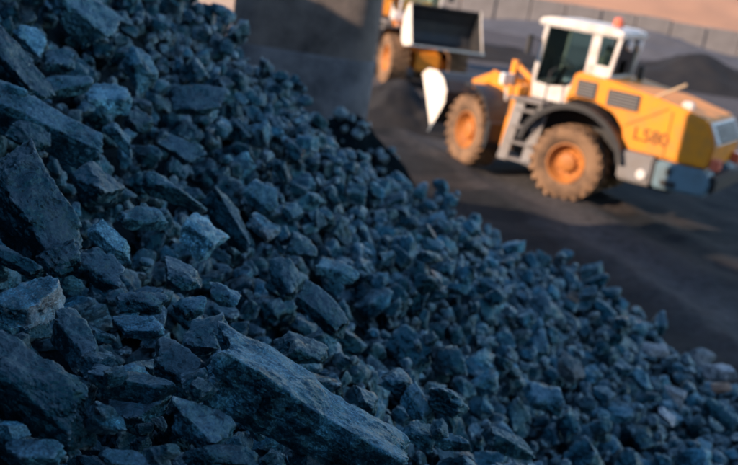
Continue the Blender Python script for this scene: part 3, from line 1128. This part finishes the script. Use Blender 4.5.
def bm_lathe(bm, prof, cx, cy, cz, seg=40, axis='Y'):
    """profile (radius, along axis) turned about an axis"""
    rings = []
    for k in range(seg):
        a = 2 * math.pi * k / seg
        ring = []
        for r, t in prof:
            if axis == 'Y':
                ring.append(bm.verts.new((cx + r * math.cos(a), cy + t, cz + r * math.sin(a))))
            else:
                ring.append(bm.verts.new((cx + r * math.cos(a), cy + r * math.sin(a), cz + t)))
        rings.append(ring)
    for k in range(seg):
        A, B = rings[k], rings[(k + 1) % seg]
        for i in range(len(prof) - 1):
            bm.faces.new((A[i], A[i + 1], B[i + 1], B[i]))


def finish(name, bm, mat, parent=None, bevel=0.0, smooth=None, xf=None, kind=None):
    bmesh.ops.recalc_face_normals(bm, faces=bm.faces)
    if bevel:
        bmesh.ops.bevel(bm, geom=list(bm.edges), offset=bevel, segments=2, affect='EDGES', clamp_overlap=True)
    if xf is not None:
        bmesh.ops.transform(bm, matrix=xf, verts=bm.verts)
    me = bpy.data.meshes.new(name)
    bm.to_mesh(me)
    bm.free()
    me.materials.append(mat)
    if smooth:
        me.polygons.foreach_set('use_smooth', np.ones(len(me.polygons), bool))
        set_sharp(me, smooth)
    o = link_mesh(name, me, parent)
    if kind:
        o['kind'] = kind
    return o


def empty(name, parent=None, loc=(0, 0, 0), rz=0.0):
    o = bpy.data.objects.new(name, None)
    C.objects.link(o)
    o.location = loc
    o.rotation_euler = (0, 0, rz)
    o.empty_display_size = 0.3
    if parent:
        o.parent = parent
    return o


def make_wheel(root, x, y, xf, side):
    w = empty('wheel', root)
    r, hw = 0.85, 0.33
    bm = bmesh.new()
    bm_lathe(bm, [(0.45, -hw * 0.8), (0.52, -hw * 0.95), (0.70, -hw), (0.775, -hw * 0.92), (0.80, -hw * 0.6), (0.80, hw * 0.6), (0.775, hw * 0.92),
                  (0.70, hw), (0.52, hw * 0.95), (0.45, hw * 0.8), (0.45, -hw * 0.8)], x, y, 0.85, 48)
    for k in range(22):                                   # tread lugs
        for s in (-1, 1):
            a = 2 * math.pi * (k + (0.5 if s > 0 else 0)) / 22
            mt = Matrix.Translation((x, y, 0.85)) @ Matrix.Rotation(a, 4, 'Y') @ Matrix.Translation((0.815, s * 0.16, 0)) @ Matrix.Rotation(s * 0.5, 4, 'X')
            bm_box(bm, -0.06, 0.03, -0.18, 0.18, -0.062, 0.062, mt)
    finish('tyre', bm, M['tyre'], w, smooth=35, xf=xf)
    bm = bmesh.new()
    o = side
    bm_lathe(bm, [(0.455, -0.26 * o), (0.455, 0.28 * o), (0.42, 0.285 * o), (0.40, 0.22 * o), (0.30, 0.10 * o), (0.20, 0.09 * o), (0.19, 0.19 * o),
                  (0.12, 0.22 * o), (0.0, 0.22 * o)], x, y, 0.85, 36)
    for k in range(10):
        a = 2 * math.pi * k / 10
        bm_lathe(bm, [(0.026, 0.09 * o), (0.026, 0.135 * o), (0, 0.135 * o)], x + 0.25 * math.cos(a), y, 0.85 + 0.25 * math.sin(a), 6)
    finish('rim', bm, M['rim'], w, smooth=35, xf=xf)


def arc(cx, cz, r, a0, a1, n):
    return [(cx + r * math.cos(R(a0 + (a1 - a0) * k / n)), cz + r * math.sin(R(a0 + (a1 - a0) * k / n))) for k in range(n + 1)]


def make_loader(label, loc, rz, steer, pivot, tilt, plate, letter=True, bs=1.0, bw=1.0):
    """articulated wheel loader, x forward, y left; origin on the ground under the joint"""
    root = empty('wheel_loader', None, loc, rz)
    tag(root, label, 'wheel loader', 'wheel loaders in the coal yard')
    I = Matrix.Identity(4)
    FX = Matrix.Translation((-0.62, 0, 0)) @ Matrix.Rotation(steer, 4, 'Z') @ Matrix.Translation((-0.28, 0, 0))
    # ---- rear frame
    for s in (1, -1):
        make_wheel(root, -1.7, s * 1.08, I, s)
    bm = bmesh.new()
    bm_box(bm, -3.9, 0.05, -0.5, 0.5, 0.62, 1.30)
    bm_box(bm, -1.95, -1.45, -0.8, 0.8, 0.68, 1.02)
    finish('chassis', bm, M['black'], root, bevel=0.03)
    # engine hood with sloping top
    bm = bmesh.new()
    bm_prism(bm, [(-1.25, 2.10), (-1.42, 2.84), (-2.2, 2.80), (-3.4, 2.66), (-4.48, 2.44), (-4.74, 1.95), (-4.70, 1.42), (-2.95, 1.42), (-2.74, 1.52), (-2.74, 1.82), (-2.45, 2.14), (-1.95, 2.30), (-1.5, 2.29)], -1.12, 1.12)
    finish('hood', bm, M['yellow'], root, bevel=0.05)
    for s in (1, -1):
        # grille panels with slats
        for x0, x1, z0, z1 in ((-1.98, -1.52, 2.34, 2.70), (-2.98, -2.24, 2.28, 2.64)):
            g = empty('grille', root)
            bm = bmesh.new()
            bm_box(bm, x0, x1, s * 1.121, s * 1.135, z0, z1)
            finish('backing', bm, M['black'], g)
            for k in range(5):
                zz = z0 + (z1 - z0) * (k + 0.6) / 5.4
                bm = bmesh.new()
                bm_box(bm, x0 + 0.03, x1 - 0.03, s * 1.136, s * 1.16, zz - 0.014, zz + 0.014)
                finish('slat', bm, M['grey'], g)
        bm = bmesh.new()
        bm_bar(bm, (-2.75, s * 1.128, 1.95), (-3.62, s * 1.128, 2.50), 0.018, 0.02)
        bm_bar(bm, (-3.72, s * 1.128, 1.46), (-3.72, s * 1.128, 2.46), 0.02, 0.02)
        finish('seam_strip', bm, M['rim'], root)
        # rear wheel fender
        bm = bmesh.new()
        prof = arc(-1.7, 0.90, 1.29, 12, 168, 18)
        prof2 = arc(-1.7, 0.90, 1.16, 168, 12, 18)
        bm_prism(bm, prof + prof2, s * 0.75, s * 1.42)
        finish('rear_fender', bm, M['black'], root)
        bm = bmesh.new()
        bm_prism(bm, arc(-1.7, 0.90, 1.2, 0, 180, 16), s * 0.62, s * 0.72)
        finish('wheel_well', bm, M['black'], root)
        # grey counterweight flank and blue-grey tail corner
        bm = bmesh.new()
        bm_prism(bm, [(-2.86, 0.80), (-2.80, 1.44), (-3.62, 1.44), (-3.62, 0.80)], s * 0.56, s * 1.30)
        f = finish('counterweight', bm, M['grey'], root, bevel=0.05)
        bm = bmesh.new()
        bm_lathe(bm, [(0.0, s * 1.345), (0.10, s * 1.345), (0.11, s * 1.30)], -3.40, 0, 1.02, 20)
        finish('round_marker', bm, M['white'], f)
        bm = bmesh.new()
        bm_prism(bm, [(-3.64, 0.80), (-3.64, 1.40), (-4.68, 1.40), (-4.84, 1.20), (-4.80, 0.86)], s * 0.62, s * 1.26)
        f = finish('tail_corner', bm, M['bluegrey'], root, bevel=0.05)
        bm = bmesh.new()
        bm_box(bm, -4.15, -3.82, s * 1.262, s * 1.275, 0.90, 1.02)
        bm_box(bm, -4.02, -3.9, s * 1.262, s * 1.275, 1.16, 1.28)
        finish('slot', bm, M['black'], f)
        bm = bmesh.new()
        bm_box(bm, -4.90, -4.72, s * 0.72, s * 1.1, 1.42, 1.66)
        f = finish('tail_light', bm, M['beacon'], root, bevel=0.02)
    if letter:
        cu = bpy.data.curves.new('lettering', 'FONT')
        cu.body = 'L580'
        cu.size = 0.40
        cu.shear = 0.0
        cu.extrude = 0.004
        cu.materials.append(M['letter'])
        t = bpy.data.objects.new('lettering', cu)
        C.objects.link(t)
        t.parent = root
        t.matrix_local = Matrix.Translation((-2.98, 1.128, 1.70)) @ Matrix(((-1, 0, 0, 0), (0, 0, 1, 0), (0, 1, 0, 0), (0, 0, 0, 1)))
        dg = bpy.context.evaluated_depsgraph_get()
        me = bpy.data.meshes.new_from_object(t.evaluated_get(dg))
        mo = link_mesh('lettering', me, root)
        mo.matrix_local = t.matrix_local
        bpy.data.objects.remove(t)
    # rear face: grille, pale panel
    bm = bmesh.new()
    bm_prism(bm, [(-4.60, 1.96), (-4.42, 2.38), (-4.54, 2.38), (-4.79, 1.96)], -1.0, 1.0)
    p = finish('rear_panel', bm, M['white'], root)
    for k in range(4):
        bm = bmesh.new()
        bm_box(bm, -4.80 + 0.055 * k, -4.72 + 0.055 * k, -0.8, 0.8, 2.0 + 0.09 * k, 2.045 + 0.09 * k)
        finish('slat', bm, M['black'], p)
    bm = bmesh.new()
    bm_box(bm, -4.94, -4.74, -1.15, 1.15, 0.95, 1.3)
    finish('rear_bumper', bm, M['black'], root, bevel=0.04)
    # work lamp and rails on the hood
    bm = bmesh.new()
    bm_box(bm, -4.02, -3.78, 0.55, 0.80, 2.44, 2.68)
    finish('work_light', bm, M['white'], root, bevel=0.03)
    bm = bmesh.new()
    bm_bar(bm, (-3.15, 0.95, 2.60), (-3.80, 0.85, 3.04), 0.06, 0.06, 8)
    finish('grab_rail', bm, M['plank'], root)
    bm = bmesh.new()
    bm_lathe(bm, [(0.08, 2.6), (0.08, 3.1), (0.06, 3.1), (0.06, 2.7)], -2.3, -0.7, 0, 14, 'Z')
    finish('exhaust_pipe', bm, M['black'], root, smooth=40)
    # fuel tank / yellow side boxes and ladder
    for s in (1, -1):
        bm = bmesh.new()
        bm_prism(bm, [(0.10, 0.75), (0.02, 2.25), (-0.22, 2.25), (-0.20, 0.75)], s * 0.55, s * 1.02)
        finish('side_post', bm, M['yellow'], root, bevel=0.04)
        lad = empty('ladder', root)
        for xx in (-0.22, -0.80):
            bm = bmesh.new()
            bm_bar(bm, (xx + 0.06, s * 1.32, 0.58), (xx - 0.06, s * 1.10, 1.98), 0.07, 0.24)
            finish('side_rail', bm, M['grey'], lad)
        for k in range(4):
            bm = bmesh.new()
            zz = 0.62 + 0.37 * k
            yy = s * (1.30 - 0.06 * k)
            bm_box(bm, -0.80, -0.22, yy - 0.12, yy + 0.10, zz, zz + 0.05)
            finish('step', bm, M['grey'], lad)
        bm = bmesh.new()
        bm_box(bm, -0.80, -0.21, s * 0.55, s * 0.98, 0.75, 1.90)
        finish('tank', bm, M['black'], root, bevel=0.04)
        for xx in (-0.05, -0.86):
            bm = bmesh.new()
            bm_bar(bm, (xx, s * 1.24, 1.55), (xx, s * 1.18, 2.75), 0.045, 0.045, 8)
            bm_bar(bm, (xx, s * 1.18, 2.73), (xx, s * 0.86, 2.80), 0.045, 0.045, 8)
            finish('handrail', bm, M['black'], root)
        bm = bmesh.new()
        bm_box(bm, -0.86, -0.02, s * 0.76, s * 1.26, 1.96, 2.02)
        finish('platform', bm, M['grey'], root)
    # ---- cab
    CX = Matrix.Translation((-1.02, 0, 0.27)) @ Matrix.Diagonal((1.0, 1.0, 1.06, 1.0))
    bm = bmesh.new()
    bm_prism(bm, [(0.80, 3.22), (0.78, 3.36), (0.5, 3.42), (-1.0, 3.42), (-1.22, 3.36), (-1.22, 3.24)], -0.86, 0.86)
    rf = finish('cab_roof', bm, M['white'], root, bevel=0.035, xf=CX)
    bm = bmesh.new()
    bm_lathe(bm, [(0.115, 0.0), (0.125, 0.03), (0.105, 0.17), (0.0, 0.21)], -0.85, 0.3, 3.44, 18, 'Z')
    finish('beacon', bm, M['beacon'], root, smooth=40, xf=CX)
    bm = bmesh.new()
    bm_prism(bm, [(0.66, 1.67), (0.70, 2.02), (0.30, 1.98), (-0.15, 2.05), (-0.42, 2.30), (-0.52, 2.62), (-1.02, 2.62), (-0.98, 1.67)], 0.70, 0.80)
    bm_prism(bm, [(0.66, 1.67), (0.70, 2.02), (0.30, 1.98), (-0.15, 2.05), (-0.42, 2.30), (-0.52, 2.62), (-1.02, 2.62), (-0.98, 1.67)], -0.80, -0.70)
    bm_box(bm, 0.58, 0.68, -0.70, 0.70, 1.67, 2.05)
    bm_box(bm, -1.05, -0.98, -0.70, 0.70, 1.67, 2.45)
    finish('door_panel', bm, M['white'], root, bevel=0.02, xf=CX)
    bm = bmesh.new()
    bm_box(bm, -1.0, 0.68, -0.78, 0.78, 1.60, 1.69)
    finish('cab_floor', bm, M['black'], root, xf=CX)
    for s in (1, -1):
        bm = bmesh.new()
        bm_bar(bm, (0.70, s * 0.75, 2.0), (0.60, s * 0.75, 3.24), 0.09, 0.09)
        finish('front_pillar', bm, M['white'], root, xf=CX)
        bm = bmesh.new()
        bm_prism(bm, [(-0.47, 2.40), (-0.51, 3.24), (-0.70, 3.24), (-0.69, 2.40)], s * 0.71, s * 0.80)
        finish('middle_pillar', bm, M['white'], root, xf=CX)
        bm = bmesh.new()
        bm_bar(bm, (-1.02, s * 0.75, 2.42), (-1.14, s * 0.75, 3.26), 0.08, 0.08)
        finish('rear_pillar', bm, M['white'], root, xf=CX)
        bm = bmesh.new()
        bm_prism(bm, [(0.66, 2.0), (0.58, 3.22), (-0.45, 3.22), (-0.45, 2.3), (-0.1, 2.05)], s * 0.745, s * 0.752)
        finish('side_window', bm, M['glass'], root, xf=CX)
        bm = bmesh.new()
        bm_prism(bm, [(-0.70, 2.6), (-0.70, 3.22), (-1.1, 3.22), (-1.02, 2.6)], s * 0.745, s * 0.752)
        finish('rear_side_window', bm, M['glass'], root, xf=CX)
        bm = bmesh.new()
        bm_bar(bm, (0.66, s * 0.80, 2.9), (0.86, s * 1.16, 2.95), 0.03, 0.03)
        bm_box(bm, 0.82, 0.88, s * 1.03 - 0.1, s * 1.03 + 0.1, 2.58, 2.98)
        finish('mirror', bm, M['black'], root, xf=CX)
    bm = bmesh.new()
    bm_prism(bm, [(0.655, 2.05), (0.575, 3.22), (0.582, 3.22), (0.662, 2.05)], -0.7, 0.7)
    finish('windscreen', bm, M['glass'], root, xf=CX)
    bm = bmesh.new()
    bm_prism(bm, [(-1.03, 2.45), (-1.10, 3.22), (-1.107, 3.22), (-1.037, 2.45)], -0.7, 0.7)
    finish('rear_window', bm, M['glass'], root, xf=CX)
    bm = bmesh.new()
    bm_box(bm, -0.62, -0.05, -0.28, 0.28, 1.95, 2.12)
    bm_box(bm, -0.70, -0.54, -0.27, 0.27, 2.08, 2.78)
    bm_box(bm, -0.72, -0.60, -0.14, 0.14, 2.80, 3.02)
    bm_box(bm, -0.55, -0.15, -0.2, 0.2, 1.69, 1.96)
    finish('seat', bm, M['seat'], root, bevel=0.04, xf=CX)
    bm = bmesh.new()
    bm_bar(bm, (0.52, 0, 1.7), (0.28, 0, 2.42), 0.10, 0.10)
    finish('steering_column', bm, M['black'], root, xf=CX)
    bm = bmesh.new()
    bm_lathe(bm, [(0.20, -0.018), (0.225, 0.0), (0.20, 0.018), (0.185, 0.0), (0.20, -0.018)], 0, 0, 0, 24, 'Z')
    finish('steering_wheel', bm, M['grey'], root, smooth=50, xf=CX @ Matrix.Translation((0.26, 0, 2.45)) @ Matrix.Rotation(R(-25), 4, 'Y'))
    for yy in (0.35, -0.35):
        bm = bmesh.new()
        bm_lathe(bm, [(0.0, -0.05), (0.10, -0.05), (0.12, 0.05), (0.0, 0.06)], 0, 0, 0, 16, 'Z')
        finish('roof_work_light', bm, M['lamp'], root, smooth=40, xf=CX @ Matrix.Translation((-1.22, yy, 3.12)) @ Matrix.Rotation(R(-90), 4, 'Y'))
    # ---- front frame, steered about the joint
    for s in (1, -1):
        make_wheel(root, 1.7, s * 1.08, FX, s)
        bm = bmesh.new()
        bm_prism(bm, arc(1.7, 0.9, 1.08, 75, 185, 14) + arc(1.7, 0.9, 1.02, 185, 75, 14), s * 0.74, s * 1.42)
        bm_prism(bm, [(0.72, 0.62), (0.62, 0.86), (0.62, 1.25), (0.78, 1.35), (0.80, 0.64)], s * 0.74, s * 1.40)
        finish('front_fender', bm, M['black'], root, xf=FX)
        bm = bmesh.new()
        bm_bar(bm, (0.95, s * 0.86, 1.75), (1.0, s * 0.92, 2.20), 0.06, 0.06)
        bm_box(bm, 0.90, 1.06, s * 0.92 - 0.17, s * 0.92 + 0.17, 2.14, 2.40)
        finish('headlight', bm, M['lamp'], root, bevel=0.02, xf=FX)
    bm = bmesh.new()
    bm_box(bm, 0.15, 2.25, -0.45, 0.45, 0.62, 1.25)
    bm_box(bm, 1.45, 1.95, -0.8, 0.8, 0.68, 1.02)
    bm_prism(bm, [(0.30, 1.2), (0.38, 1.9), (0.75, 2.22), (1.15, 2.2), (1.75, 1.2)], -0.52, -0.34)
    bm_prism(bm, [(0.30, 1.2), (0.38, 1.9), (0.75, 2.22), (1.15, 2.2), (1.75, 1.2)], 0.34, 0.52)
    finish('front_frame', bm, M['yellow'], root, bevel=0.03, xf=FX)
    bm = bmesh.new()
    bm_bar(bm, (-0.3, 0, 0.9), (-0.6, 0, 0.9), 0.5, 0.5, 12)
    finish('joint', bm, M['black'], root)
    pv = Vector((pivot[0], 0, pivot[1]))
    sh = Vector((0.85, 0, 1.98))
    mid = (pv + sh) / 2 + Vector((0.15, 0, 0.28))
    for s in (1, -1):
        bm = bmesh.new()
        o = Vector((0, s * 0.62, 0))
        bm_bar(bm, sh + o, mid + o, 0.13, 0.34)
        bm_bar(bm, mid + o - (mid - sh).normalized() * 0.05, pv + o - (pv - mid).normalized() * 0.16, 0.13, 0.24)
        finish('lift_arm', bm, M['yellow'], root, bevel=0.02, xf=FX)
        bm = bmesh.new()
        bm_bar(bm, (0.75, s * 0.50, 1.05), (0.75 + (mid.x - 0.75) * 0.6, s * 0.5, 1.05 + (mid.z - 1.05) * 0.6), 0.15, 0.15, 10)
        bm_bar(bm, (0.75, s * 0.50, 1.05), (mid.x, s * 0.5, mid.z), 0.08, 0.08, 10)
        finish('lift_cylinder', bm, M['grey'], root, xf=FX)
    bm = bmesh.new()
    bm_bar(bm, (mid.x, -0.68, mid.z - 0.05), (mid.x, 0.68, mid.z - 0.05), 0.2, 0.2, 10)
    bm_bar(bm, (0.95, 0, 2.15), (mid.x + 0.05, 0, mid.z + 0.38), 0.14, 0.14, 10)
    bm_bar(bm, (mid.x, 0, mid.z + 0.45), (mid.x + 0.05, 0, mid.z - 0.30), 0.12, 0.2)
    bm_bar(bm, (mid.x + 0.05, 0, mid.z - 0.28), (pv.x - 0.08, 0, pv.z + 0.36), 0.10, 0.12)
    finish('tilt_linkage', bm, M['yellow'], root, xf=FX)
    # bucket (local: pivot at the back, opening forward, lip at lower front), turned by tilt about the pivot
    BX = FX @ Matrix.Translation(pv) @ Matrix.Rotation(-tilt, 4, 'Y') @ Matrix.Diagonal((1, bw, bs, 1))
    b = empty('bucket', root)
    outer = [(1.18, -0.36), (0.30, -0.40), (0.06, -0.26), (-0.05, 0.05), (0.0, 0.42), (0.22, 0.78), (0.46, 0.92)]
    inner = [(0.49, 0.88), (0.27, 0.74), (0.07, 0.40), (0.02, 0.06), (0.11, -0.21), (0.32, -0.345), (1.18, -0.32)]
    bm = bmesh.new()
    bm_prism(bm, outer + inner, -1.42, 1.42)
    for s in (1, -1):
        bm_prism(bm, [(1.10, -0.33), (0.30, -0.36), (0.08, -0.22), (0.0, 0.05), (0.04, 0.42), (0.26, 0.76), (0.46, 0.88), (0.70, 0.36)], s * 1.375, s * 1.415)
    finish('shell', bm, M['steel'], b, xf=BX)
    for s in (1, -1):
        bm = bmesh.new()
        bm_prism(bm, [(1.16, -0.385), (0.30, -0.43), (0.04, -0.28), (-0.08, 0.05), (-0.03, 0.44), (0.20, 0.81), (0.47, 0.95), (0.74, 0.40)], s * 1.424, s * 1.45)
        finish('side_plate', bm, plate, b, xf=BX)
    bm = bmesh.new()
    bm_prism(bm, [(0.98, -0.41), (1.30, -0.385), (1.30, -0.355), (0.98, -0.322)], -1.46, 1.46)
    finish('cutting_edge', bm, M['edge'], b, xf=BX)
    return root


P_rl = ground_at(557, 199, 0.0)
yaw = R(180 - 29)                                           # heading: to the left and away
hd = Vector((math.cos(yaw), math.sin(yaw), 0))
lf = Vector((-hd.y, hd.x, 0))
o1 = P_rl + hd * 1.7 - lf * 1.40
make_loader('yellow wheel loader on the right with white cab and its bucket tipped down', o1 + Vector((0, 0, -0.03)), yaw, R(-32), (2.95, 1.75), R(-62), M['cream'])
h2 = Vector((0.32, -0.95, 0)).normalized()
r2 = Vector((h2.y, -h2.x, 0))
P2 = ground_at(391, 86, 0.0)
o2 = P2 - h2 * 1.7 - r2 * 1.30
make_loader('yellow wheel loader farther back, half hidden by the concrete pillar, bucket raised', o2 + Vector((0, 0, -0.03)), math.atan2(h2.y, h2.x), 0.0, (2.75, 1.95), R(4), M['cream'], letter=False, bs=1.05, bw=0.88)

# ------------------------------------------------------------------ pillar, walls, heaps behind
A = ground_at(372, 112)
B = EYE + ray(236, 0) * 17.0
pA = EYE + ray(370, 100) * 17.5
pw = 2.3
pill = empty('concrete_pillar', None, (pA.x, pA.y, 0), R(6))
tag(pill, 'huge dark concrete pillar behind the coal heap with a rough stained plinth', 'pillar')


def rounded_column(bm, x0, x1, y0, y1, rad, levels):
    rings = []
    for z, g in levels:
        ring = []
        for cx, cy, a0 in ((x1 - rad, y1 - rad, 0), (x0 + rad, y1 - rad, 90), (x0 + rad, y0 + rad, 180), (x1 - rad, y0 + rad, 270)):
            for k in range(9):
                an = R(a0 + 90 * k / 8)
                ring.append(bm.verts.new((cx + (rad + g) * math.cos(an), cy + (rad + g) * math.sin(an), z)))
        rings.append(ring)
    n = len(rings[0])
    for A_, B_ in zip(rings, rings[1:]):
        for k in range(n):
            bm.faces.new((A_[k], A_[(k + 1) % n], B_[(k + 1) % n], B_[k]))
    bm.faces.new(rings[-1])
    bm.faces.new(rings[0][::-1])


bm = bmesh.new()
rounded_column(bm, -pw, 0, 0, 1.5, 0.42, [(2.2, 0), (16, 0)])
finish('shaft', bm, M['concrete'], pill, smooth=30)
bm = bmesh.new()
rounded_column(bm, -pw, 0, 0, 1.5, 0.42, [(-0.5, 0.0), (0.5, 0.0), (0.9, 0.03), (3.09, 0.035), (3.13, 0.02), (3.14, -0.05)])
finish('plinth', bm, M['plinth'], pill, smooth=30)

pb = EYE + ray(226, 8) * 42.0
pale = empty('concrete_wall', None, (pb.x, pb.y, 0), R(8))
tag(pale, 'sunlit pale concrete wall showing as a sliver left of the dark pillar', 'wall')
bm = bmesh.new()
bm_box(bm, -9, 0.5, 0, 0.6, -0.3, 6.5)
finish('wall_face', bm, M['palewall'], pale, bevel=0.03)
bm = bmesh.new()
bm_box(bm, -9.05, 0.55, -0.06, 0.66, 6.5, 6.75)
finish('coping', bm, M['palewall'], pale, bevel=0.03)


def mound(name, label, x, y, rx, ry, h, mat, seed, rz=0.0):
    n = 44
    t = np.linspace(-1.15, 1.15, n)
    X, Y = np.meshgrid(t, t)
    rr = np.sqrt(X ** 2 + Y ** 2)
    P = np.stack([X.ravel() * 2, Y.ravel() * 2, np.full(X.size, seed * 3.1)], 1)
    nz = fbm(P * 1.3, 4, seed).reshape(X.shape)
    Z = h * (np.clip(1 - rr ** 1.3, -0.3, 1)) * (1 + 0.25 * nz) + 0.06 * h * nz
    V = np.stack([X.ravel() * rx, Y.ravel() * ry, Z.ravel()], 1)
    i = (np.arange(n - 1)[:, None] * n + np.arange(n - 1)[None, :]).ravel()
    F = np.stack([i, i + 1, i + 1 + n, i + n], 1)
    o = link_mesh(name, np_mesh(name, V, F, mat, True))
    o.location = (x, y, -0.05)
    o.rotation_euler = (0, 0, rz)
    tag(o, label, 'coal heap')
    return o


p = ground_at(398, 128)
mound('coal_mound', 'low black coal mound under the raised bucket of the farther loader', p.x - 0.2, p.y + 1.2, 2.3, 1.6, 1.0, M['blackfines'], 3)
p = EYE + ray(362, 122) * 15.6
mo = mound('coal_mound', 'small dark coal mound banked up against the foot of the concrete pillar', p.x - 0.3, p.y + 0.3, 2.9, 1.6, p.z - 0.22, M['fines'], 21)
mv = np.array([v.co[:] for v in mo.data.vertices])
mv = mv[(mv[:, 2] > 0.15)]
RV, RF, r_o = [], [], 0
for q in range(620):
    c_ = mv[gr.integers(len(mv))] + np.array([gr.normal(0, 0.06), gr.normal(0, 0.05), 0.0])
    sz = float(np.clip(0.13 * math.exp(gr.normal(0, 0.35)), 0.06, 0.26))
    rot = np.array(Quaternion(gr.normal(0, 1, 4)).normalized().to_matrix())
    V = (PROTO[2][gr.integers(PROTO_N)] * np.array([1, 0.8, 0.65]) * sz) @ rot.T + c_
    RV.append(V)
    RF.append(ICO[2][1] + r_o)
    r_o += len(V)
rb = link_mesh('rubble', np_mesh('rubble', np.concatenate(RV), np.concatenate(RF), M['coal'], False), mo)
rb['kind'] = 'stuff'
p = ground_at(700, 92)
mound('coal_mound', 'black coal mound right behind the engine hood of the nearer loader', p.x + 0.2, p.y + 3.0, 6.0, 3.0, 1.25, M['blackfines'], 5)
p = ground_at(650, 62)
mound('dust_mound', 'long grey mound of coal dust in front of the block wall', p.x + 1, p.y + 8, 13, 4.5, 1.2, M['greyheap'], 8, R(-3))
p = ground_at(500, 62)
mound('coal_mound', 'low dark coal mound left of the nearer loader cab', p.x - 1.0, p.y + 1, 6.5, 2.2, 0.75, M['blackfines'], 12)

# wall of big concrete blocks across the back of the yard
wl = empty('block_wall', None, (0, 80, 0), R(-2))
tag(wl, 'long low wall of big grey concrete blocks across the back of the yard', 'wall')
bmesh_cache = {}
for k in range(-14, 26):
    v = k % 4
    if v not in bmesh_cache:
        bm = bmesh.new()
        bm_box(bm, -1.21, 1.21, 0, 0.8, -0.4, 2.05 + 0.03 * v)
        bmesh.ops.bevel(bm, geom=list(bm.edges), offset=0.07, segments=2, affect='EDGES', clamp_overlap=True)
        bmesh.ops.recalc_face_normals(bm, faces=bm.faces)
        me = bpy.data.meshes.new('block')
        bm.to_mesh(me)
        bm.free()
        me.materials.append(M['block'])
        bmesh_cache[v] = me
    o = link_mesh('block', bmesh_cache[v], wl)
    o.location = (k * 2.45, 0.05 * math.sin(k * 2.3), 0)
    o.rotation_euler = (0, 0, 0.012 * math.sin(k * 5.1))


def bank_z(X, Y):
    P = np.stack([X.ravel(), Y.ravel(), np.zeros(X.size)], 1)
    s = np.clip((Y - 81.5) / 26, 0, 1)
    return (9.0 * s - 0.3 + np.minimum(1, s * 8) * (0.35 * fbm(P * 0.12, 4, 51).reshape(X.shape) + 0.12 * fbm(P * 0.6, 3, 52).reshape(X.shape)) + 1.6 * np.clip((Y - 81.2) / 1.2, 0, 1))


sheet('earth_bank', np.arange(-70, 110, 1.2), np.concatenate([np.arange(81.0, 120, 0.8), np.linspace(121, 600, 10)]), bank_z, M['sand'], 'structure')
